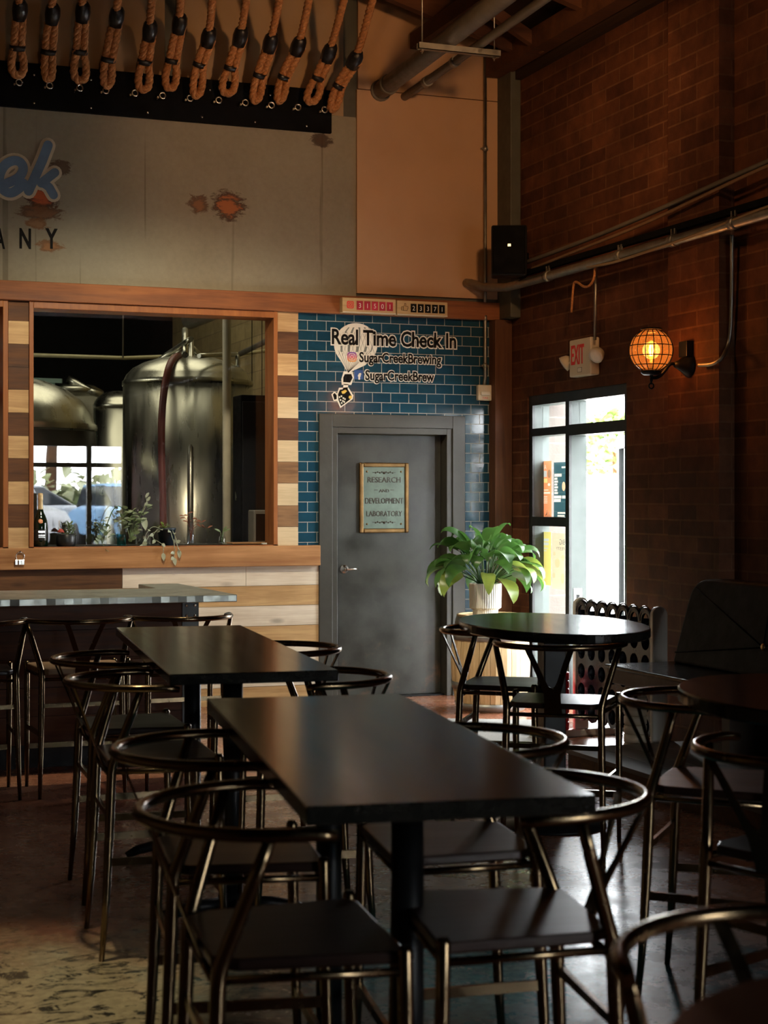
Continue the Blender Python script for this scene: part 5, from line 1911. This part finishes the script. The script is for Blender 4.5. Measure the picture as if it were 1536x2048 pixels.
q.tube(smooth_pts([(.0, -.03, .05), (-.005, -.055, .01), (-.002, -.10, -.005), (.002, -.155, -.03), (.02, -.158, -.035)], 2), .002, 5)
q.build('foliage', M['leaf_s'], v1)
bl2 = MB(); pts = smooth_pts([(.01, 0, .03), (.03, 0, .14), (.07, 0, .25), (.11, 0, .30), (.15, 0, .285), (.165, 0, .26)], 2)
bl2.tube(pts, [.004 + .006 * math.sin(PI * i / (len(pts) - 1)) for i in range(len(pts))], 6, flat=.35)
bl2.build('long_blade', M['leaf'], v1)
v2 = vase(262, .040, .15, 'taller glass vase of leafy pothos stems near the middle of the sill')
q = MB()
for k, (ax, az) in enumerate([(-.06, .24), (-.02, .27), (.03, .26), (.07, .24), (.10, .30), (-.08, .20), (.0, .2), (.05, .18)]):
    q.tube(smooth_pts([(0, 0, .02), (ax * .3, 0, .12), (ax, -.01, az)], 2), .0025, 5)
    for s in range(5):
        leaf(q, (ax + random.uniform(-.025, .025), -.015, az - .018 * s), (random.uniform(-1, 1), random.uniform(-.6, -.1), random.uniform(-.2, .8)), (0, -.4, 1), .055, .04, n=4)
for k in range(5):
    leaf(q, (-.02 + .012 * k, -.03, .03 + .02 * k), (random.uniform(-1, 1), -.3, .4), (0, -1, .3), .05, .03, n=4)
q.build('foliage', M['leaf_s'], v2)
q = MB(); q.tube(smooth_pts([(.05, 0, .2), (.10, -.01, .27), (.12, -.01, .33), (.105, -.01, .37)], 2), .0022, 5)
for (x, z) in ((.10, .29), (.12, .33), (.11, .36)):
    leaf(q, (x, -.01, z), (.4, -.2, .8), (0, -1, .3), .05, .02, n=4)
leaf(q, (.085, -.02, .21), (.2, -.2, -.9), (0, -1, .2), .09, .05, n=5)
q.build('pale_leaves', M['leaf_w'], v2)
v4 = vase(243, .034, .085, 'small teal glass on the sill between the two leafy vases', 'glass_teal', 'teal_glass')
v5 = vase(287, .05, .10, 'low clear jar behind the trailing vine on the sill', nm='glass_jar', yy=YS + .04)
water(v5, .05, .05)
p3 = thing('potted_trailing_vine', 'trailing vine in a blue-black nursery pot hanging over the sill', 'potted plant', (sill_x(333), YS, SZ))
MB().lathe([(0, 0), (.050, 0), (.068, .115), (.072, .116), (.072, .132), (.067, .132), (.064, .11), (0, .11)], (0, 0, 0), 28).build('pot', M['potblue'], p3)
q = MB(); bushy(q, (-.02, 0, .12), .05, .04, 34, .035, .018, 9, 0)
q.build('foliage', M['leaf_y'], p3)
q = MB()
vn = [[(-.03, -.03, .13), (-.09, -.05, .12), (-.12, -.05, .06), (-.10, -.07, .04), (-.06, -.09, .02), (-.055, -.14, -.01), (-.06, -.150, -.05)],
      [(.01, -.05, .13), (.02, -.08, .08), (.03, -.14, .0), (.025, -.15, -.06), (.02, -.15, -.085)],
      [(.03, -.05, .12), (.05, -.10, .05), (.045, -.14, .01), (.06, -.15, -.03)],
      [(-.05, -.03, .12), (-.11, -.04, .15), (-.16, -.04, .10), (-.18, -.05, .04)],
      [(-.05, -.02, .12), (-.14, -.03, .08), (-.17, -.05, .02), (-.2, -.06, .012)]]
for ps in vn:
    pp_ = smooth_pts(ps, 2)
    q.tube(pp_, .0022, 5)
    for i in range(3, len(pp_), 5):
        leaf(q, pp_[i], (random.uniform(-1, 1), -.4, random.uniform(-.6, .4)), (0, -1, .3), .038, .026, n=4, droop=.5)
    leaf(q, pp_[-1], (random.uniform(-.3, .3), -.2, -1), (0, -1, 0), .06, .032, n=5, droop=.2)
q.build('trailing_stems', M['leaf_w'], p3)
b2_ = vase(381, 0, 0, 'clear glass bottle holding copper-leaved twigs on the sill', nm='glass_bottle', prof=[(0, .002), (.027, .002), (.029, .01), (.029, .075), (.018, .10), (.013, .112), (.014, .150), (.017, .152), (.017, .158)])
q = MB()
for ax, ay, az in ((-.05, 0, .22), (.08, -.01, .17), (.13, -.01, .13), (-.02, 0, .24), (.05, 0, .2)):
    pp_ = smooth_pts([(0, 0, .03), (ax * .15, ay, .15), (ax, ay, az)], 2)
    q.tube(pp_, .0016, 4)
    for i in (len(pp_) - 1, len(pp_) - 3, len(pp_) - 5):
        leaf(q, pp_[i], (random.uniform(-1, 1), -.3, random.uniform(-.2, .4)), (0, -.6, 1), .045, .02, n=4, droop=.4)
q.build('twigs', M['leaf_r'], b2_)
b3_ = vase(444, 0, 0, 'short clear bottle with a green sprig near the right end of the sill', nm='glass_bottle', prof=[(0, .002), (.025, .002), (.026, .008), (.026, .058), (.016, .068), (.015, .088), (.018, .09)])
water(b3_, .025, .03)
q = MB()
for d_ in ((-1, -.2, .5), (.9, -.3, .45), (.5, -.3, .8)):
    q.tube([(0, 0, .02), (d_[0] * .012, 0, .10)], .0018, 4)
    leaf(q, (d_[0] * .012, 0, .10), d_, (0, -1, .6), .06, .017, n=5, droop=.3)
q.build('sprig', M['leaf_s'], b3_)
o = MB().b2((-.012, -.02, 0), (.024, .02, .012)).build('chalk_stub', M['white'], None, .003, (sill_x(527), YS, SZ)); tag(o, 'small white chalk block at the right end of the sill', 'chalk')
YI = YW + .42
bx = thing('speaker_box', 'dark grey speaker box inside the brewery behind the right end of the window', 'box', (ony(520, 1090, YI).x, YI, 0))
zq = ony(520, 1020, YI).z
MB().b2((-.07, -.07, zq - .26), (.12, .10, zq)).build('cabinet', M['grey_pipe'], bx, .01)
MB().b2((-.055, -.076, zq - .24), (.05, -.07, zq - .03)).build('grille', M['speaker'], bx, .004)
MB().b2((-.04, -.04, 0), (.09, .07, zq - .26)).build('stand', M['black'], bx)
o = MB().b2((-.15, -.18, 0), (.22, .0, .012)).build('folded_board', M['sill'], None, .003, (ony(490, 1090, YW + .40).x, YW + .40, 1.21)); tag(o, 'loose wooden board lying inside the brewery behind the sill', 'board')
sb = MB().b2((1.5, YW + .215, 0), (3.35, YW + .75, 1.205)).build('brewery_bench', M['black'], None); tag(sb, 'black workbench inside the brewery right behind the window', 'workbench')

# --- dark storage cabinet by the ochre wall
cbp = ony(512, 1000, 14.3)
cbz = ony(512, 790, 14.3).z
cb = thing('storage_cabinet', 'tall dark storage cabinet against the ochre wall at the right of the brewery', 'cabinet', (cbp.x + .16, 14.3, 0))
MB().b2((-.30, 0, 0), (.40, .28, cbz)).build('body', M['matte_black'], cb, .01)
for x in (-.15, .2):
    MB().b2((x - .14, -.02, .1), (x + .16, 0, cbz - .06)).build('door', M['black'], cb, .006)

# --- tanks
def tank(px, t, rpx, pytop, pydome, label, flatd=1.0):
    c = atd(px, 1000, t)
    r = rpx * t / FPX
    zt = EYE + (1000 - pytop) * t / FPX
    zd = EYE + (1000 - pydome) * t / FPX
    root = thing('fermentation_tank', label, 'tank', (c.x, c.y, 0), 0, 'stainless brewery tanks')
    MB().lathe([(r * .85, 0.45), (r, .8), (r, zt)], (0, 0, 0), 64).build('shell', M['inox'], root)
    hd = zd - zt
    prof = [(r * 1.012, zt - .03), (r * 1.012, zt + .01), (r * .985, zt + hd * .10), (r * .95, zt + hd * .28), (r * .85, zt + hd * .52), (r * .68, zt + hd * .74), (r * .45, zt + hd * .9), (r * .2, zt + hd * .985), (0, zd)]
    MB().lathe(prof, (0, 0, 0), 64).build('dome', M['inox'], root)
    for k in range(4):
        a = PI / 4 + k * PI / 2
        MB().tube([(r * .8 * math.cos(a), r * .8 * math.sin(a), 0), (r * .8 * math.cos(a), r * .8 * math.sin(a), .75)], .05, 10).build('leg', M['inox'], root)
    return root, c, r, zt, zd
T1, c1_, r1, zt1, zd1 = tank(376, 15.6, 129, 767, 712, 'tall stainless fermenting tank at the centre right behind the brewery window')
T2, c2_, r2, zt2, zd2 = tank(10, 14.6, 178, 853, 752, 'wide domed stainless kettle at the left behind the brewery window')
T3, c3_, r3, zt3, zd3 = tank(235, 18.5, 48, 812, 782, 'narrow stainless tank half hidden behind the tall one')
MB().lathe([(r2 * 1.02, zt2 - .035), (r2 * 1.025, zt2 - .01), (r2 * 1.02, zt2 + .015)], (0, 0, 0), 64, cap=False).build('rim_band', M['inox'], T2)
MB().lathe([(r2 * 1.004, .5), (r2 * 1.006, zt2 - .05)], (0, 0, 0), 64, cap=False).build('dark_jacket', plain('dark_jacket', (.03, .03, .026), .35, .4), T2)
def inb(px, py, t): return atd(px, py, t)
ft_ = c1_.y / 1.0
pf_ = MB()
tf = 15.6 - r1 - .05
for pts, r_ in (([(381, 1090), (381, 900), (382, 678)], .028), ([(382, 678), (345, 702), (296, 736)], .026), ([(398, 712), (470, 708), (476, 712), (476, 760), (475, 1000)], .022), ([(370, 710), (370, 660)], .03)):
    pf_.tube(smooth_pts([inb(x, y, tf + (0.6 if y < 770 and i > 0 else 0.0)) - T1.location for i, (x, y) in enumerate(pts)], 1), r_, 8)
pf_.build('steel_pipework', M['inox'], T1)
hs = MB().tube(smooth_pts([inb(372, 712, 15.5), inb(350, 712, 15.2), inb(336, 735, tf), inb(325, 800, tf - .02), inb(322, 880, tf - .02), inb(326, 1000, tf), inb(327, 1100, tf)], 3), .034, 10)
tag(hs.build('brown_hose', M['hose']), 'dark red-brown hose hanging down the front of the tall tank', 'hose')
mf = MB()
mf.tube([(-.12, 0, zd1), (-.05, 0, zd1 + .07), (.05, 0, zd1 + .07), (.12, 0, zd1)], .03, 8)
mf.lathe([(0, zd1 - .02), (.06, zd1 - .02), (.06, zd1 + .05), (0, zd1 + .06)], (0, 0, 0), 16)
mf.build('top_fitting', M['inox'], T1)
tag(MB().tube([inb(454, 1100, 14.2) * Vector((1, 1, 0)), inb(453, 1000, 14.2) * Vector((1, 1, 0)) + Vector((0, 0, 6.19))], .037, 14).build('support_pipe', plain('cream_painted_steel', (.78, .72, .54), .5)), 'pale painted vertical pipe in front of the tall tank', 'pipe')
tag(MB().tube([inb(62, 710, 17), inb(250, 716, 17.5), inb(360, 712, 18), inb(480, 708, 18), inb(520, 700, 18) * Vector((0, 1, 1)) + Vector((5.18, 0, 0))], .02, 8).build('overhead_pipe', plain('yellowed_pipe', (.4, .36, .2), .5)), 'thin horizontal pipe across the dark brewery above the tanks', 'pipe')
tag(MB().tube([inb(380, 640, 18), inb(450, 612, 17), inb(560, 560, 15.3) * Vector((0, 1, 1)) + Vector((5.07, 0, 0))], .10, 14).build('air_duct', M['galv']), 'round duct slanting up at the top of the brewery window', 'duct')
tag(MB().tube([inb(246, 716, 17.45) * Vector((1, 1, 0)) + Vector((0, 0, 6.19)), inb(246, 716, 17.45)], .008, 6).build('hanger_rod', M['galv']), 'thin rod hanging from the dark brewery ceiling', 'rod')
tag(MB().tube([inb(480, 708, 18), inb(548, 675, 16.5)], .03, 8).build('slanting_pipe', M['grey_pipe']), 'dark pipe along the ochre block wall of the brewery', 'pipe')
rlx = thing('railing', 'pale green railing behind the domed kettle in the brewery', 'railing', tuple(inb(90, 800, 19.2)))
o_ = Vector(rlx.location)
q = MB(); q.bar(inb(40, 759, 19.2) - o_, inb(124, 762, 19.2) - o_, .05, .05); q.build('top_rail', plain('pale_green_paint', (.16, .25, .21), .5), rlx)
for px in (80, 106):
    MB().bar(inb(px, 761, 19.2) - o_, inb(px, 1000, 19.2) * Vector((1, 1, 0)) - o_, .04, .04).build('post', bpy.data.materials['pale_green_paint'], rlx)
ch_ = thing('chute', 'steel chute and ring on top of the grey partition behind the kettle', 'machine part', tuple(inb(140, 790, 19.6)))
o_ = Vector(ch_.location)
MB().tube([inb(135, 758, 19.3) - o_, inb(150, 765, 19.3) - o_, inb(180, 782, 19.3) - o_, inb(205, 790, 19.3) - o_], .045, 8).build('pipe', M['inox'], ch_)
MB().lathe([(0, -.03), (.3, -.02), (.36, .03), (.25, .09), (0, .12)], inb(145, 786, 19.5) - o_, 20).build('lid', M['inox'], ch_)
rr0 = inb(99, 773, 19.0) - o_
MB().tube([(rr0.x + .03 * 1 * math.cos(a), rr0.y, rr0.z + .03 * math.sin(a)) for a in [2 * PI * k / 14 for k in range(14)]], .010, 6, True).build('ring', M['inox'], ch_)

# lamps mirrored in the pane, built as two added bulbs hanging inside
for i, (px, py, t, nm) in enumerate(((504, 840, 16.4, 'left'), (524, 838, 16.4, 'right'))):
    c = inb(px, py, t)
    b_ = thing('mirrored_bulb', '%s one of two small glowing bulbs standing in for lamps mirrored in the glass' % nm, 'bulb', tuple(c), 0, 'small bulbs for mirrored lamps')
    MB().sphere((0, 0, 0), .028, 12, 8).build('bulb', emit('small_bulb_glow_%s' % nm, (1.0, .52, .2), 4.0), b_)
    MB().tube([(0, 0, .03), (0, 0, 6.15 - c.z)], .005, 5).build('cord', M['black'], b_)

# flag edge showing in the next window
fg = thing('striped_flag', 'red and cream striped flag behind the next window at the left edge', 'flag', (0.2, YW + .30, 2.05))
for k in range(9):
    mb = MB()
    n = 14
    z1 = .88 - k * .0695
    vs = []
    for i in range(n + 1):
        x = 1.40 * i / n
        for z in (z1, z1 - .0695):
            vs.append((x, .02 * math.sin(x * 9), z))
    fs = [(2 * i, 2 * i + 1, 2 * i + 3, 2 * i + 2) for i in range(n)]
    mb.add(vs, fs, 0, True)
    o = mb.build('stripe', plain('flag_red', (.32, .02, .02), .7) if k == 0 else (bpy.data.materials['flag_red'] if k % 2 == 0 else M['white']), fg)
    sd = o.modifiers.new('thickness', 'SOLIDIFY'); sd.thickness = .002
MB().tube([(-.02, 0, .90), (1.42, 0, .90)], .01, 8).build('pole', M['brass'], fg)

# --- outdoors: trees beyond the fence and cars in front of the street windows
def tree(x, y, h, r, label, seed):
    t = thing('tree', label, 'tree', (x, y, -.12 if y > 0 else .41), 0, 'trees outdoors')
    MB().tube([(0, 0, 0), (.1, 0, h * .4), (0, .1, h * .75)], [.22, .17, .08], 8).build('trunk', M['pl_dark'], t)
    q = random.Random(seed)
    mb = MB()
    for i in range(900):
        a, e = q.uniform(0, 2 * PI), q.uniform(-.9, PI / 2)
        rr_ = r * q.uniform(.55, 1.0)
        c = Vector((rr_ * math.cos(a) * math.cos(e), rr_ * math.sin(a) * math.cos(e), h * .68 + rr_ * .8 * math.sin(e)))
        d = Vector((q.uniform(-1, 1), q.uniform(-1, 1), q.uniform(-.6, 1)))
        leaf(mb, c, d, (q.uniform(-.5, .5), 0, 1), .55, .34, n=2)
    mb.build('crown', M['tree'], t)
d_ = ray(1208, 880); tt = 33 / d_.x
tree(33.5, d_.y * tt, 5.2, 2.2, 'pale green tree beyond the white fence seen through the street door', 5)
for i, x in enumerate((1.0, 8.6, 16.4)):
    tree(x, -27 - 2 * (i % 2), 7.5, 3.2, 'tree across the parking lot mirrored in the brewery window, %s' % ['leftmost', 'middle', 'rightmost'][i], 20 + i)

hd = thing('hedge', 'pale leafy hedge along the far side of the parking lot, mirrored in the brewery window', 'hedge', (8, -23, .41))
q = random.Random(77)
mb = MB()
mb.b2((-13, -.5, 0), (13, .5, 1.4), 1)
for i in range(1500):
    c = Vector((q.uniform(-13.2, 13.2), q.uniform(.3, .75), q.uniform(.1, 1.9)))
    leaf(mb, c, (q.uniform(-1, 1), q.uniform(0, 1), q.uniform(-.6, 1)), (q.uniform(-.5, .5), 0, 1), .5, .32, n=2)
mb.build('foliage', [M['hedge'], M['hedge_in']], hd)

def car(x, y, rz, paint, label):
    t = thing('parked_car', label, 'car', (x, y, .42), rz, 'cars parked outdoors')
    side = [(-2.15, .35), (-2.2, .6), (-2.1, .82), (-1.75, .92), (-1.1, 1.0), (1.2, 1.0), (1.9, .92), (2.15, .78), (2.2, .5), (2.1, .32)]
    Mx_ = Matrix(((1, 0, 0, 0), (0, 0, 1, 0), (0, 1, 0, 0), (0, 0, 0, 1)))
    MB().prism(side, -.88, .88, Mx_).build('body', paint, t, .08, segs=3)
    cab = [(-1.9, .96), (-1.35, 1.42), (.35, 1.45), (1.15, .98)]
    MB().prism(cab, -.74, .74, Mx_).build('greenhouse', bpy.data.materials['car_glass'], t, .05)
    MB().prism([(-1.40, 1.40), (-1.3, 1.47), (.3, 1.49), (.42, 1.42)], -.72, .72, Mx_).build('roof', paint, t, .03)
    for sx in (-1.35, 1.35):
        for sy in (-1, 1):
            MB().lathe([(0, -.1), (.28, -.1), (.32, -.06), (.32, .06), (.28, .1), (0, .1)], (sx, sy * .80, .32), 20, M=Matrix.Rotation(PI / 2, 3, 'X')).build('wheel', M['black'], t)
    return t
plain('car_glass', (.02, .025, .03), .08)
cw1, cw2, cw3 = plain('car_white', (.75, .76, .78), .25), plain('car_blue', (.16, .33, .55), .25), plain('car_silver', (.42, .45, .48), .25, .3)
car(4.3, -9.5, R(78), cw1, 'white car nearest the street windows, mirrored in the brewery window')
car(7.6, -11.5, R(84), cw2, 'blue car beside the white one, mirrored in the brewery window')
car(10.6, -12.5, R(86), cw1, 'white car to the right of the blue one, mirrored in the brewery window')
car(6.2, -17.5, R(4), cw3, 'silver car in the back row, mirrored in the brewery window')
car(11.5, -18.5, R(2), cw1, 'white car in the back row, mirrored in the brewery window')
